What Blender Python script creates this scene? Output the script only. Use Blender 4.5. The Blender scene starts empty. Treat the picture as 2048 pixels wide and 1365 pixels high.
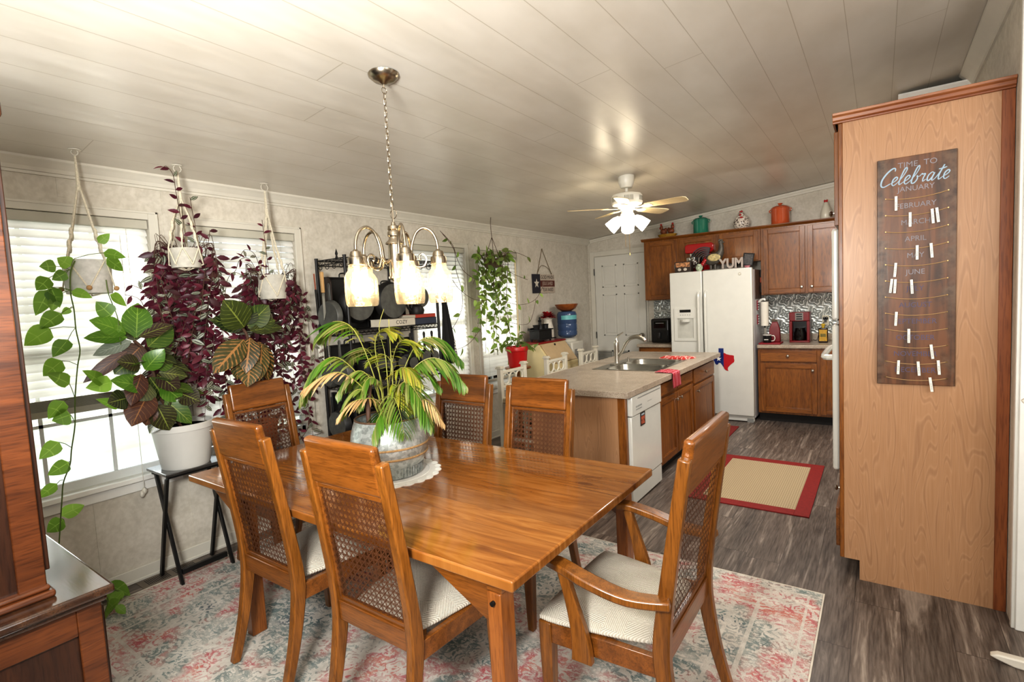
import bpy, math, random
from mathutils import Vector, Matrix, Euler
R = math.radians
PI = math.pi
SC = bpy.context.scene
COL = SC.collection
rnd = random.Random(7)
CAMH = 1.55
# ---------------------------------------------------------------- colour / material helpers
def hx(h, a=1.0):
    h = h.lstrip('#')
    c = [int(h[i:i+2], 16) / 255 for i in (0, 2, 4)]
    return tuple((x / 12.92 if x <= .04045 else ((x + .055) / 1.055) ** 2.4) for x in c) + (a,)
class NT:
    """tiny node-tree writer"""
    def __init__(s, name):
        s.m = bpy.data.materials.new(name); s.m.use_nodes = True
        s.t = s.m.node_tree; s.t.nodes.clear()
        s.out = s.t.nodes.new('ShaderNodeOutputMaterial')
    def n(s, typ, ins=None, **attrs):
        nd = s.t.nodes.new('ShaderNode' + typ)
        for k, v in attrs.items(): setattr(nd, k, v)
        for k, v in (ins or {}).items():
            sk = nd.inputs[k]
            if isinstance(v, bpy.types.NodeSocket): s.t.links.new(v, sk)
            else: sk.default_value = v
        return nd
    def math(s, op, a, b=None, c=None):
        ins = {0: a}
        if b is not None: ins[1] = b
        if c is not None: ins[2] = c
        return s.n('Math', ins, operation=op).outputs[0]
    def mix(s, f, a, b, blend='MIX'):
        nd = s.t.nodes.new('ShaderNodeMix'); nd.data_type = 'RGBA'; nd.blend_type = blend
        for k, v in ((0, f), (6, a), (7, b)):
            if isinstance(v, bpy.types.NodeSocket): s.t.links.new(v, nd.inputs[k])
            else: nd.inputs[k].default_value = v
        return nd.outputs[2]
    def ramp(s, f, stops, interp='LINEAR'):
        nd = s.n('ValToRGB', {0: f}); e = nd.color_ramp.elements; nd.color_ramp.interpolation = interp
        while len(e) < len(stops): e.new(.5)
        for i, (p, c) in enumerate(stops):
            e[i].position = p; e[i].color = c
        return nd.outputs[0]
    def obj(s, scale=(1, 1, 1), loc=(0, 0, 0), rot=(0, 0, 0)):
        tc = s.n('TexCoord')
        return s.n('Mapping', {'Vector': tc.outputs['Object'], 'Scale': scale, 'Location': loc, 'Rotation': rot}).outputs[0]
    def noise(s, v, scale=5, detail=4, dist=0, rough=.5):
        return s.n('TexNoise', {'Vector': v, 'Scale': scale, 'Detail': detail, 'Distortion': dist, 'Roughness': rough}).outputs[0]
    def bsdf(s, color, rough=.5, metal=0., bump=None, bstr=.2, bdist=.01, **kw):
        ins = {'Base Color': color, 'Roughness': rough, 'Metallic': metal}
        for k, v in kw.items(): ins[k] = v
        b = s.n('BsdfPrincipled', ins)
        if bump is not None:
            bp = s.n('Bump', {'Height': bump, 'Strength': bstr, 'Distance': bdist})
            s.t.links.new(bp.outputs[0], b.inputs['Normal'])
        s.t.links.new(b.outputs[0], s.out.inputs[0])
        return b
    def surf(s, sk):
        s.t.links.new(sk, s.out.inputs[0]); return s.m
MAT = {}
def plain(name, h, rough=.5, metal=0., var=.12, vs=9, **kw):
    """solid colour with a light procedural mottling"""
    if name in MAT: return MAT[name]
    g = NT(name); c = hx(h)
    f = g.noise(g.obj(), vs, 3)
    d = tuple(x * (1 - var) for x in c[:3]) + (1,); e = tuple(min(1, x * (1 + var)) for x in c[:3]) + (1,)
    g.bsdf(g.ramp(f, [(.3, d), (.7, e)]), rough, metal, **kw)
    MAT[name] = g.m; return g.m
def wood(name, lo, hi, along='z', scale=1., rough=.35, coat=0., bstr=.08, grain=14, dist=.6, contrast=(.3, .7), dark=None, spec=.5):
    if name in MAT: return MAT[name]
    g = NT(name)
    sc = {'x': (1, grain, grain), 'y': (grain, 1, grain), 'z': (grain, grain, 1)}[along]
    v = g.obj(tuple(a * scale for a in sc))
    f = g.noise(v, 1.3, 5, dist, .6)
    fine = g.noise(g.obj(tuple(a * scale * 5 for a in sc)), 2.2, 2)
    col = g.ramp(f, [(contrast[0], hx(lo)), (contrast[1], hx(hi))])
    pores = g.ramp(fine, [(.36, hx(dark or lo)), (.5, (1, 1, 1, 1))])
    col = g.mix(.35, col, g.mix(1, col, pores, 'MULTIPLY'))
    g.bsdf(col, rough, bump=fine, bstr=bstr, bdist=.002, **{'Coat Weight': coat, 'Coat Roughness': .12, 'Specular IOR Level': spec})
    MAT[name] = g.m; return g.m
def emit(name, h, s):
    if name in MAT: return MAT[name]
    g = NT(name); MAT[name] = g.m
    return g.surf(g.n('Emission', {'Color': hx(h), 'Strength': s}).outputs[0])
# ---------------------------------------------------------------- mesh builder
class MB:
    def __init__(s): s.v = []; s.f = []; s.uv = []; s.mi = []
    def add(s, vs, fs, uvs=None, mi=0):
        b = len(s.v); s.v += [tuple(p) for p in vs]
        for f in fs:
            s.f.append([b + i for i in f]); s.mi.append(mi)
            s.uv.append([uvs[i] for i in f] if uvs else None)
        return s
    def box(s, x0, x1, y0, y1, z0, z1, mi=0):
        if x0 > x1: x0, x1 = x1, x0
        if y0 > y1: y0, y1 = y1, y0
        if z0 > z1: z0, z1 = z1, z0
        return s.add([(x0,y0,z0),(x1,y0,z0),(x1,y1,z0),(x0,y1,z0),(x0,y0,z1),(x1,y0,z1),(x1,y1,z1),(x0,y1,z1)],
                     [(0,3,2,1),(4,5,6,7),(0,1,5,4),(1,2,6,5),(2,3,7,6),(3,0,4,7)], mi=mi)
    def obox(s, c, size, rot=(0,0,0), mi=0):
        m = Euler(rot).to_matrix(); c = Vector(c); h = [a / 2 for a in size]
        vs = [c + m @ Vector((sx*h[0], sy*h[1], sz*h[2])) for sz in (-1,1) for sx, sy in ((-1,-1),(1,-1),(1,1),(-1,1))]
        return s.add(vs, [(0,3,2,1),(4,5,6,7),(0,1,5,4),(1,2,6,5),(2,3,7,6),(3,0,4,7)], mi=mi)
    def prism(s, pts, axis, a, b, mi=0):
        """2-D polygon swept along an axis from a to b; pts are the other two coordinates in cyclic order (x: y,z / y: x,z / z: x,y)"""
        n = len(pts)
        P = {'x': lambda p, t: (t, p[0], p[1]), 'y': lambda p, t: (p[0], t, p[1]), 'z': lambda p, t: (p[0], p[1], t)}[axis]
        vs = [P(p, a) for p in pts] + [P(p, b) for p in pts]
        fs = [tuple(range(n))[::-1], tuple(range(n, 2*n))] + [(i, (i+1) % n, n+(i+1) % n, n+i) for i in range(n)]
        return s.add(vs, fs, mi=mi)
    def cyl(s, p0, p1, r0, r1=None, n=14, mi=0):
        return s.tube([p0, p1], [r0, r0 if r1 is None else r1], n, mi=mi)
    def tube(s, pts, r, n=6, mi=0, closed=False):
        pts = [Vector(p) for p in pts]; k = len(pts)
        rs = r if isinstance(r, (list, tuple)) else [r] * k
        t0 = (pts[1] - pts[0]).normalized()
        u = t0.orthogonal().normalized(); vs = []
        for i, p in enumerate(pts):
            if closed: t = (pts[(i+1) % k] - pts[i-1]).normalized()
            else: t = (pts[min(i+1, k-1)] - pts[max(i-1, 0)]).normalized()
            u = (u - t * u.dot(t)); u = u.normalized() if u.length > 1e-6 else t.orthogonal().normalized()
            w = t.cross(u)
            for j in range(n):
                a = 2*PI*j/n
                vs.append(p + (u*math.cos(a) + w*math.sin(a)) * rs[i])
        fs = []
        for i in range(k if closed else k-1):
            i2 = (i+1) % k
            for j in range(n):
                fs.append((i*n+j, i*n+(j+1) % n, i2*n+(j+1) % n, i2*n+j))
        if not closed:
            fs.append(tuple(range(n))[::-1]); fs.append(tuple(range((k-1)*n, k*n)))
        return s.add(vs, fs, mi=mi)
    def lathe(s, prof, n=24, c=(0,0,0), mi=0, a0=0, sx=1, sy=1):
        vs = []; fs = []; k = len(prof)
        for r, z in prof:
            for j in range(n):
                a = 2*PI*j/n + a0
                vs.append((c[0]+r*math.cos(a)*sx, c[1]+r*math.sin(a)*sy, c[2]+z))
        for i in range(k-1):
            for j in range(n):
                fs.append((i*n+j, i*n+(j+1) % n, (i+1)*n+(j+1) % n, (i+1)*n+j))
        if prof[0][0] > 1e-6: fs.append(tuple(range(n))[::-1])
        if prof[-1][0] > 1e-6: fs.append(tuple(range((k-1)*n, k*n)))
        return s.add(vs, fs, mi=mi)
    def sphere(s, c, r, n=14, m=9, mi=0, rot=None):
        r = r if isinstance(r, (tuple, list)) else (r, r, r); M = rot.to_matrix() if rot else None
        vs = []; fs = []
        for i in range(m+1):
            t = PI*i/m
            for j in range(n):
                a = 2*PI*j/n
                p = Vector((r[0]*math.sin(t)*math.cos(a), r[1]*math.sin(t)*math.sin(a), -r[2]*math.cos(t)))
                if M: p = M @ p
                vs.append((c[0]+p[0], c[1]+p[1], c[2]+p[2]))
        for i in range(m):
            for j in range(n):
                fs.append((i*n+j, i*n+(j+1) % n, (i+1)*n+(j+1) % n, (i+1)*n+j))
        return s.add(vs, fs, mi=mi)
    def torus(s, c, rad, r, axis='z', n=24, m=8, mi=0, sx=1, sy=1):
        pts = []
        for j in range(n):
            a = 2*PI*j/n; p, q = rad*math.cos(a)*sx, rad*math.sin(a)*sy
            pts.append({'z': (c[0]+p, c[1]+q, c[2]), 'x': (c[0], c[1]+p, c[2]+q), 'y': (c[0]+p, c[1], c[2]+q)}[axis])
        return s.tube(pts, r, m, mi=mi, closed=True)
    def leaf(s, base, d, up, L, W, bend=.2, fold=.15, nseg=5, shape=None, mi=0):
        """a leaf blade: base point, direction, rough normal, length, width; bend droops the tip along -normal"""
        base = Vector(base); d = Vector(d).normalized(); up = Vector(up)
        sd = d.cross(up)
        if sd.length < 1e-4: sd = d.orthogonal()
        sd.normalize(); nm = sd.cross(d).normalized()
        vs = []; uv = []; fs = []
        for i in range(nseg+1):
            t = i / nseg
            w = (shape(t) if shape else math.sin(PI * t ** .8) ** .8) * W / 2
            if i == 0: w = W*.03
            if i == nseg: w = W*.01
            p = base + d * (L * (t - .15*bend*t*t)) - nm * (bend * L * t * t)
            for k, u in ((-1, 0.), (0, .5), (1, 1.)):
                vs.append(p + sd * (w*k) + nm * (abs(k) * w * fold)); uv.append((u, t))
        for i in range(nseg):
            for k in (0, 1):
                a = i*3+k; fs.append((a, a+1, a+4, a+3))
        return s.add(vs, fs, uv, mi)
    def xform(s, m, start=0):
        for i in range(start, len(s.v)): s.v[i] = tuple(m @ Vector(s.v[i]))
        return s
    def build(s, name, mats, parent=None, bevel=0, smooth=35, seg=2):
        me = bpy.data.meshes.new(name)
        me.from_pydata(s.v, [], s.f)
        for m in (mats if isinstance(mats, (list, tuple)) else [mats]): me.materials.append(m)
        if any(s.mi): me.polygons.foreach_set('material_index', s.mi)
        if any(u is not None for u in s.uv):
            lay = me.uv_layers.new(name='UVMap'); k = 0; flat = []
            for f, u in zip(s.f, s.uv):
                for q in (u or [(0, 0)] * len(f)): flat += [q[0], q[1]]
            lay.data.foreach_set('uv', flat)
        me.update(); me.validate()
        if smooth:
            me.polygons.foreach_set('use_smooth', [True] * len(me.polygons))
            me.set_sharp_from_angle(angle=R(smooth))
        o = bpy.data.objects.new(name, me); COL.objects.link(o)
        if parent: o.parent = parent
        if bevel:
            b = o.modifiers.new('edge', 'BEVEL'); b.width = bevel; b.segments = seg; b.limit_method = 'ANGLE'; b.angle_limit = R(40); b.harden_normals = False
        return o
def thing(name, label, cat, loc=(0,0,0), rz=0, group=None):
    o = bpy.data.objects.new(name, None); COL.objects.link(o); o.empty_display_size = .05
    o.location = loc; o.rotation_euler = (0, 0, rz)
    return tag(o, label, cat, group)
def tag(o, label, cat, group=None):
    o['label'] = label; o['category'] = cat
    if group: o['group'] = group
    return o
def struct(o):
    o['kind'] = 'structure'; return o
def dup(root, loc, rz, label, group=None):
    r = root.copy(); COL.objects.link(r); r.location = loc; r.rotation_euler = (0, 0, rz); r['label'] = label
    if group: r['group'] = group
    for ch in list(root.children):
        c = ch.copy(); COL.objects.link(c); c.parent = r
        for g in list(ch.children):
            d = g.copy(); COL.objects.link(d); d.parent = c
    return r
def text(name, body, size, mat, parent, loc, rot=(R(90),0,0), ext=.001, shear=0, align='CENTER', sx=1, bold=0, space=1):
    cu = bpy.data.curves.new(name, 'FONT'); cu.body = body; cu.size = size; cu.extrude = ext; cu.shear = shear
    cu.align_x = align; cu.align_y = 'CENTER'; cu.offset = bold; cu.resolution_u = 3; cu.space_character = space
    t = bpy.data.objects.new(name, cu); COL.objects.link(t)
    dg = bpy.context.evaluated_depsgraph_get(); dg.update()
    me = bpy.data.meshes.new_from_object(t.evaluated_get(dg))
    bpy.data.objects.remove(t); me.name = name
    me.materials.clear(); me.materials.append(mat)
    o = bpy.data.objects.new(name, me); COL.objects.link(o)
    M = Matrix.Translation(loc) @ Euler(rot).to_matrix().to_4x4() @ Matrix.Diagonal((sx, 1, 1, 1))
    me.transform(M)
    if parent: o.parent = parent
    return o
# ---------------------------------------------------------------- camera
yaw, pit, rol = -0.61921894, -0.07404602, 0.05195601
cy_, sy_ = math.cos(yaw), math.sin(yaw)
fw = Vector((sy_*math.cos(pit), cy_*math.cos(pit), math.sin(pit)))
r0 = Vector((cy_, -sy_, 0)); d0 = fw.cross(r0)
rt = math.cos(rol)*r0 + math.sin(rol)*d0; dn = -math.sin(rol)*r0 + math.cos(rol)*d0
FPX = 1035.81
cam = bpy.data.cameras.new('camera'); cam.sensor_width = 36; cam.lens = 36*FPX/2048; cam.clip_start = .02
camo = bpy.data.objects.new('camera', cam); COL.objects.link(camo)
camo.matrix_world = Matrix(((rt.x, -dn.x, -fw.x, 0), (rt.y, -dn.y, -fw.y, 0), (rt.z, -dn.z, -fw.z, CAMH), (0,0,0,1)))
SC.camera = camo
def wx(px, py, X):
    """the point of the plane x = X seen at a pixel of the photograph (for reading plant stems off the photo)"""
    d = rt*((px-1024)/FPX) + dn*((py-682.5)/FPX) + fw
    return Vector((0, 0, CAMH)) + d*(X/d.x)
def wz(px, py, Z):
    d = rt*((px-1024)/FPX) + dn*((py-682.5)/FPX) + fw
    return Vector((0, 0, CAMH)) + d*((Z-CAMH)/d.z)
def wy(px, py, Y):
    d = rt*((px-1024)/FPX) + dn*((py-682.5)/FPX) + fw
    return Vector((0, 0, CAMH)) + d*(Y/d.y)
# ================================================================ materials of the room
WX, BY, RX = -3.63, 7.2, .48            # window wall, back wall, wall by the oven cabinet
def ceil_z(x): return 2.43 + .1*(x - WX)
def m_wallpaper():
    g = NT('wallpaper'); v = g.obj()
    a = g.noise(v, 7, 5, 1.2, .65); b = g.noise(v, 40, 3)
    c = g.ramp(a, [(.3, hx('C4BDAF')), (.5, hx('D0C9BB')), (.72, hx('DAD3C6'))])
    c = g.mix(.12, c, g.ramp(b, [(.4, hx('A9A08E')), (.6, hx('E8E3D8'))]))
    g.bsdf(c, .75, bump=b, bstr=.06); return g.m
def m_ceiling():
    g = NT('ceiling_panel'); tc = g.n('TexCoord').outputs['Object']
    sp = g.n('SeparateXYZ', {0: tc})
    W = .193
    u = g.math('DIVIDE', g.math('ADD', sp.outputs[0], 4.0-.0115), W)
    col = g.math('FLOOR', u); fr = g.math('FRACT', u)
    wn = g.n('TexWhiteNoise', {'W': col}, noise_dimensions='1D').outputs[0]
    yy = g.math('DIVIDE', g.math('ADD', sp.outputs[1], g.math('MULTIPLY', wn, 4.8)), 4.8)
    fy = g.math('FRACT', yy)
    e1 = g.math('MINIMUM', fr, g.math('SUBTRACT', 1, fr))
    s1 = g.math('LESS_THAN', e1, .009)
    e2 = g.math('MINIMUM', fy, g.math('SUBTRACT', 1, fy)); s2 = g.math('LESS_THAN', e2, .0005)
    seam = g.math('MAXIMUM', s1, s2)
    base = g.ramp(g.noise(g.obj((2, 1, 2)), 2.5, 3), [(.3, hx('D0C9BC')), (.7, hx('DBD5CA'))])
    c = g.mix(g.math('MULTIPLY', seam, .55), base, hx('A0947F'))
    wav = g.noise(g.obj((3.5, .8, 1)), 1.6, 2)
    b = g.math('SUBTRACT', wav, g.math('MULTIPLY', seam, .25))
    g.bsdf(c, .3, bump=b, bstr=.4, bdist=.02, **{'Specular IOR Level': .55}); return g.m
def m_floor():
    g = NT('vinyl_plank'); tc = g.n('TexCoord').outputs['Object']; sp = g.n('SeparateXYZ', {0: tc})
    W, L = .18, 1.22
    u = g.math('DIVIDE', g.math('ADD', sp.outputs[0], 10), W); col = g.math('FLOOR', u); fr = g.math('FRACT', u)
    wn = g.n('TexWhiteNoise', {'W': col}, noise_dimensions='1D').outputs[0]
    yy = g.math('ADD', g.math('DIVIDE', g.math('ADD', sp.outputs[1], 10), L), wn)
    row = g.math('FLOOR', yy); fy = g.math('FRACT', yy)
    tone = g.n('TexWhiteNoise', {'Vector': g.n('CombineXYZ', {0: col, 1: row}).outputs[0]}, noise_dimensions='2D').outputs[0]
    off = g.math('MULTIPLY', tone, 37)
    vv = g.n('CombineXYZ', {0: g.math('MULTIPLY', sp.outputs[0], 9), 1: g.math('ADD', g.math('MULTIPLY', sp.outputs[1], .7), off), 2: off}).outputs[0]
    gr = g.noise(vv, 1.6, 6, 1.4, .65)
    c = g.ramp(gr, [(.28, hx('2E2622')), (.42, hx('564B44')), (.56, hx('74685F')), (.70, hx('BDB2A7'))])
    c = g.mix(.55, c, g.mix(1, c, g.ramp(tone, [(0, hx('7A706A')), (1, hx('FFF6EC'))]), 'MULTIPLY'))
    fine = g.noise(g.n('CombineXYZ', {0: g.math('MULTIPLY', sp.outputs[0], 60), 1: g.math('MULTIPLY', sp.outputs[1], 4), 2: off}).outputs[0], 2, 3)
    c = g.mix(.25, c, g.ramp(fine, [(.35, hx('3A312B')), (.65, hx('9C9086'))]))
    s1 = g.math('LESS_THAN', g.math('MINIMUM', fr, g.math('SUBTRACT', 1, fr)), .01)
    s2 = g.math('LESS_THAN', g.math('MINIMUM', fy, g.math('SUBTRACT', 1, fy)), .0015)
    seam = g.math('MAXIMUM', s1, s2)
    c = g.mix(g.math('MULTIPLY', seam, .6), c, hx('2A231F'))
    g.bsdf(c, .42, bump=fine, bstr=.05, bdist=.002); return g.m
M_WALL, M_CEIL, M_FLOOR = m_wallpaper(), m_ceiling(), m_floor()
M_TRIM = plain('trim_paint', 'D6D1C4', .45, var=.03)
M_WHITE = plain('white_paint', 'EFEEE8', .4, var=.03)
M_BLACK = plain('black_metal', '161514', .4, .3)
def m_overexposed_yard():
    g = NT('overexposed_yard'); v = g.obj()
    c = g.ramp(g.noise(v, .8, 5), [(.35, hx('D8E2C2')), (.6, hx('F2F1E8'))])
    g.bsdf(c, .9); return g.m
# ================================================================ shell
fl = MB().box(-3.73, 3.1, -1.7, 7.3, -.1, 0).build('floor', M_FLOOR, smooth=0); struct(fl)
cm = MB()
zr, zl, zf = ceil_z(RX), ceil_z(-3.73), 2.43
cm.add([(-3.73,-1.7,zl),(RX,-1.7,zr),(RX,7.3,zr),(-3.73,7.3,zl),(3.1,-1.7,zf+.1),(3.1,7.3,zf+.1)], [(0,3,2,1),(1,2,5,4)])
cm.add([(-3.73,-1.7,zl+.1),(RX,-1.7,zr+.1),(RX,7.3,zr+.1),(-3.73,7.3,zl+.1),(3.1,-1.7,zf+.2),(3.1,7.3,zf+.2)], [(0,1,2,3),(1,4,5,2)])
struct(cm.build('ceiling', M_CEIL, smooth=0))
# window wall with four openings (y0, y1, z0, z1)
WIN = [(.1, 1.345, .625, 2.163), (1.54, 2.312, .625, 2.155), (3.52, 4.292, .60, 2.155), (4.502, 5.272, .60, 2.15)]
wl = MB(); ys = -1.7
for y0, y1, z0, z1 in WIN:
    wl.box(WX-.1, WX, ys, y0, 0, 2.44); wl.box(WX-.1, WX, y0, y1, 0, z0); wl.box(WX-.1, WX, y0, y1, z1, 2.44); ys = y1
wl.box(WX-.1, WX, ys, 7.3, 0, 2.44)
struct(wl.build('wall_left', M_WALL, smooth=0))
bk = MB(); bk.prism([(WX,0),(.6,0),(.6,ceil_z(.6)-.02),(RX,zr),(WX,2.44)], 'y', BY, BY+.1)
struct(bk.build('wall_back', M_WALL, smooth=0))
rw = MB().box(RX, RX+.1, 3.05, 7.2, 0, zr-.005); struct(rw.build('wall_right', M_WALL, smooth=0))
# end of that wall, dressed as a white cased opening
we = MB().box(RX-.006, RX+.13, 3.02, 3.05, 0, 2.8); we.box(RX+.005, RX+.11, 3.008, 3.02, 0, 2.78); we.box(RX+.1, 1.9, 3.0, 3.06, 0, 2.7)
struct(we.build('trim_1', M_WHITE, bevel=.004))
struct(MB().box(3.0, 3.1, -1.7, 7.3, 0, 2.6).build('wall_far_right', M_WALL, smooth=0))
fr = MB(); fr.prism([(-3.73,0),(3.1,0),(3.1,2.5),(RX,zr),(-3.73,2.42)], 'y', -1.7, -1.6)
struct(fr.build('wall_front', M_WALL, smooth=0))
# crown mouldings
def crown(name, y0, y1):
    z = 2.352
    pr = [(WX, z), (WX+.012, z), (WX+.014, z+.014), (WX+.022, z+.016), (WX+.03, z+.035), (WX+.05, z+.06), (WX+.062, z+.072), (WX+.062, z+.0845), (WX, z+.082)]
    struct(MB().prism(pr, 'y', y0, y1).build(name, M_TRIM, smooth=0))
crown('trim_2', -1.6, 7.2)
cb = MB(); n = 24
for dz0, dz1, th in ((-.055, -.03, .02), (-.03, -.004, .034)):
    cb.prism([(WX+.05, ceil_z(WX+.05)+dz0), (RX, zr+dz0), (RX, zr+dz1), (WX+.05, ceil_z(WX+.05)+dz1)], 'y', BY-th, BY)
struct(cb.build('trim_3', M_TRIM, smooth=0))
def crown_r(y0, y1):
    z = zr - .1
    return [(RX, z), (RX-.012, z), (RX-.014, z+.02), (RX-.035, z+.045), (RX-.07, z+.08), (RX-.072, z+.09), (RX, z+.098)]
struct(MB().prism(crown_r(0, 1), 'y', 3.05, 4.44).build('trim_4', M_TRIM, smooth=0))
# white boxed soffit with its own crown behind the oven cabinet
sf = MB().box(.125, RX, 4.47, 5.2, 2.45, 2.78); struct(sf.build('wall_soffit', M_WALL, smooth=0))
z = 2.695
sc_ = MB(); sc_.prism([(4.47, z), (4.455, z), (4.45, z+.03), (4.425, z+.06), (4.4, z+.085), (4.4, z+.094), (4.47, z+.094)], 'x', .1, RX)
struct(sc_.build('trim_5', M_WHITE, smooth=0))
# baseboards and vertical panel battens
bb = MB().box(WX, WX+.014, -1.6, 7.2, 0, .085); bb.box(WX, WX+.02, -1.6, 7.2, 0, .02)
struct(bb.build('baseboard_left', M_TRIM, bevel=.004))
b2 = MB().box(-3.6, -3.595, BY-.014, BY, 0, .085); b2.box(-3.63, -3.595, BY-.014, BY, 0, .085)
struct(b2.build('baseboard_back', M_TRIM))
bt = MB()
for y in (.945, 1.445, 2.42, 3.02, 4.335, 5.31, 6.0, 6.6):
    inwin = any(a-.06 < y < b+.06 for a, b, c, d in WIN)
    for z0, z1 in (((.09, .56), (2.25, 2.36)) if inwin else ((.09, 2.36),)):
        bt.box(WX, WX+.003, y-.016, y+.016, z0, z1)
struct(bt.build('trim_6', M_WALL, smooth=0))
# ================================================================ windows
g = NT('window_glass'); tr = g.n('BsdfTransparent', {'Color': (.96, .98, .97, 1)}); gl = g.n('BsdfGlossy', {'Color': (1,1,1,1), 'Roughness': .02})
fz = g.n('Fresnel', {'IOR': 1.35}); M_GLASS = g.surf(g.n('MixShader', {0: fz.outputs[0], 1: tr.outputs[0], 2: gl.outputs[0]}).outputs[0])
g = NT('blind_slat'); df = g.n('BsdfDiffuse', {'Color': hx('F1EFEA')}); tl = g.n('BsdfTranslucent', {'Color': hx('F4F2EC')})
M_SLAT = g.surf(g.n('MixShader', {0: .3, 1: df.outputs[0], 2: tl.outputs[0]}).outputs[0])
M_VINYL = plain('window_vinyl', 'E4E6E4', .35, var=.02)
M_BRAIL = plain('blind_rail', 'BDB7A8', .5, var=.06)
for i, (y0, y1, z0, z1) in enumerate(WIN):
    w = bpy.data.objects.new('window_%d' % (i+1), None); COL.objects.link(w); struct(w)
    c = MB(); t = .05
    c.box(WX, WX+.016, y0-t, y0, z0-.02, z1+t); c.box(WX, WX+.016, y1, y1+t, z0-.02, z1+t); c.box(WX, WX+.016, y0, y1, z1, z1+t)
    c.box(WX+.016, WX+.021, y0-t, y0-t+.014, z0-.02, z1+t); c.box(WX+.016, WX+.021, y1+t-.014, y1+t, z0-.02, z1+t); c.box(WX+.016, WX+.021, y0-t, y1+t, z1+t-.014, z1+t)
    c.build('casing', M_TRIM, w, bevel=.003)
    s = MB().box(WX-.085, WX, y0, y1, z0-.0, z0+.006); s.box(WX, WX+.045, y0-t-.02, y1+t+.02, z0-.022, z0+.006); s.box(WX, WX+.014, y0-t, y1+t, z0-.085, z0-.022)
    s.build('sill', M_WHITE, w, bevel=.004)
    f = MB(); X0, X1 = WX-.085, WX-.045; q = .035
    f.box(X0, X1, y0, y0+q, z0, z1); f.box(X0, X1, y1-q, y1, z0, z1); f.box(X0, X1, y0, y1, z0, z0+q+.02); f.box(X0, X1, y0, y1, z1-q, z1)
    zm = (z0+z1)/2; f.box(X0+.005, X1+.008, y0, y1, zm-.025, zm+.025)
    f.build('sash', M_VINYL, w, bevel=.003)
    mu = MB(); nm = 4 if i == 0 else 3
    for k in range(1, nm): yy = y0+(y1-y0)*k/nm + (.04 if i == 0 else 0); mu.box(WX-.074, WX-.062, yy-.009, yy+.009, z0, z1)
    for zz in ((z0*2+zm)/3+.13, (zm*2+z1)/3): mu.box(WX-.074, WX-.062, y0, y1, zz-.009, zz+.009)
    mu.build('muntins', M_VINYL, w)
    MB().box(WX-.07, WX-.066, y0, y1, z0, z1).build('pane', M_GLASS, w, smooth=0)
    # the blind inside this opening is a thing of its own
    zb = [1.12, .70, .66, .66][i]
    lab = ['white slat blind half raised in the big window behind the pothos', 'white slat blind behind the purple trailing plants, between the pot rack and big window',
           'white slat blind in the window beside the black pot rack', 'white slat blind behind the green vine and red flowerpot'][i]
    b = thing('window_blind', lab, 'blind', (0,0,0), 0, 'window blinds')
    hr = MB().box(WX-.04, WX+.004, y0+.004, y1-.004, z1-.055, z1-.002); hr.build('valance', plain('valance', 'C2BEAF', .5, var=.04), b, bevel=.003)
    sl = MB(); zc = z1-.075; a = R(62)
    while zc > zb+.05:
        for j in range(4):      # gently crowned slat
            t0, t1 = j/4-.5, (j+1)/4-.5
            P = lambda t: (WX-.02 + .049*t*math.cos(a) + .006*(.25-t*t)*4*math.sin(a), zc - .049*t*math.sin(a) + .006*(.25-t*t)*4*math.cos(a))
            (xa, za), (xb, zb_) = P(t0), P(t1)
            sl.add([(xa, y0+.008, za), (xa, y1-.008, za), (xb, y1-.008, zb_), (xb, y0+.008, zb_)], [(0,1,2,3)])
        zc -= .0445
    sl.build('slats', M_SLAT, b, smooth=60)
    n_st = 14 if i == 0 else 0
    br = MB()
    if i == 0: br.box(WX-.042, WX+.004, y0+.008, y1-.008, zb-.055, zb-.02); [br.box(WX-.042, WX+.004, y0+.008, y1-.008, zb-.018+.004*k, zb-.0155+.004*k) for k in range(14)]
    else: br.box(WX-.036, WX+.002, y0+.008, y1-.008, zb-.0, zb+.022)
    br.build('bottom_rail', M_BRAIL, b, bevel=.002)
    for yy in (y0+.12, y1-.12): MB().cyl((WX+.006, yy, z1-.06), (WX+.006, yy, zb), .0012, n=5).build('ladder_cord', M_TRIM, b)
    if i == 0:
        cd = MB()
        pts = [(WX+.012, 1.19, z1-.1), (WX+.03, 1.18, 1.5), (WX+.05, 1.168, .9), (WX+.053, 1.165, .56)]
        cd.tube(pts, .0015, 5)
        cd.sphere((WX+.053, 1.165, .545), (.014, .014, .02), 8, 6); cd.sphere((WX+.056, 1.150, .53), (.014, .014, .02), 8, 6)
        cd.build('pull_cord', M_TRIM, b)
# yard outside, its overexposed glare painted as near-white ground colour
yd = MB().box(-30, -3.75, -14, 22, -.5, -.45).build('ground_outside', m_overexposed_yard(), smooth=0); struct(yd)
# ================================================================ back door
M_DOOR = plain('door_paint', 'D9D6CC', .4, var=.02)
dr = bpy.data.objects.new('door_1', None); COL.objects.link(dr); struct(dr); dr.location = (0, 0, 0)
X0, X1 = -3.51, -2.73
d = MB().box(X0, X1, BY-.03, BY, .01, 2.16)
d.build('door_leaf', M_DOOR, dr)
for (a, b, z0, z1) in ((-3.39, -3.16, 1.70, 2.03), (-3.05, -2.82, 1.70, 2.03), (-3.39, -3.16, .98, 1.60), (-3.05, -2.82, .98, 1.60)):
    p = MB()
    for k, (q, y) in enumerate(((0, .034), (.016, .03), (.03, .037))):
        pass
    for (xa, xb, za, zb) in ((a, a+.02, z0, z1), (b-.02, b, z0, z1), (a, b, z0, z0+.02), (a, b, z1-.02, z1)): p.box(xa, xb, BY-.037, BY-.03, za, zb)
    p.box(a+.04, b-.04, BY-.035, BY-.03, z0+.04, z1-.04)
    p.build('door_panel', M_DOOR, dr, bevel=.003)
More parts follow.
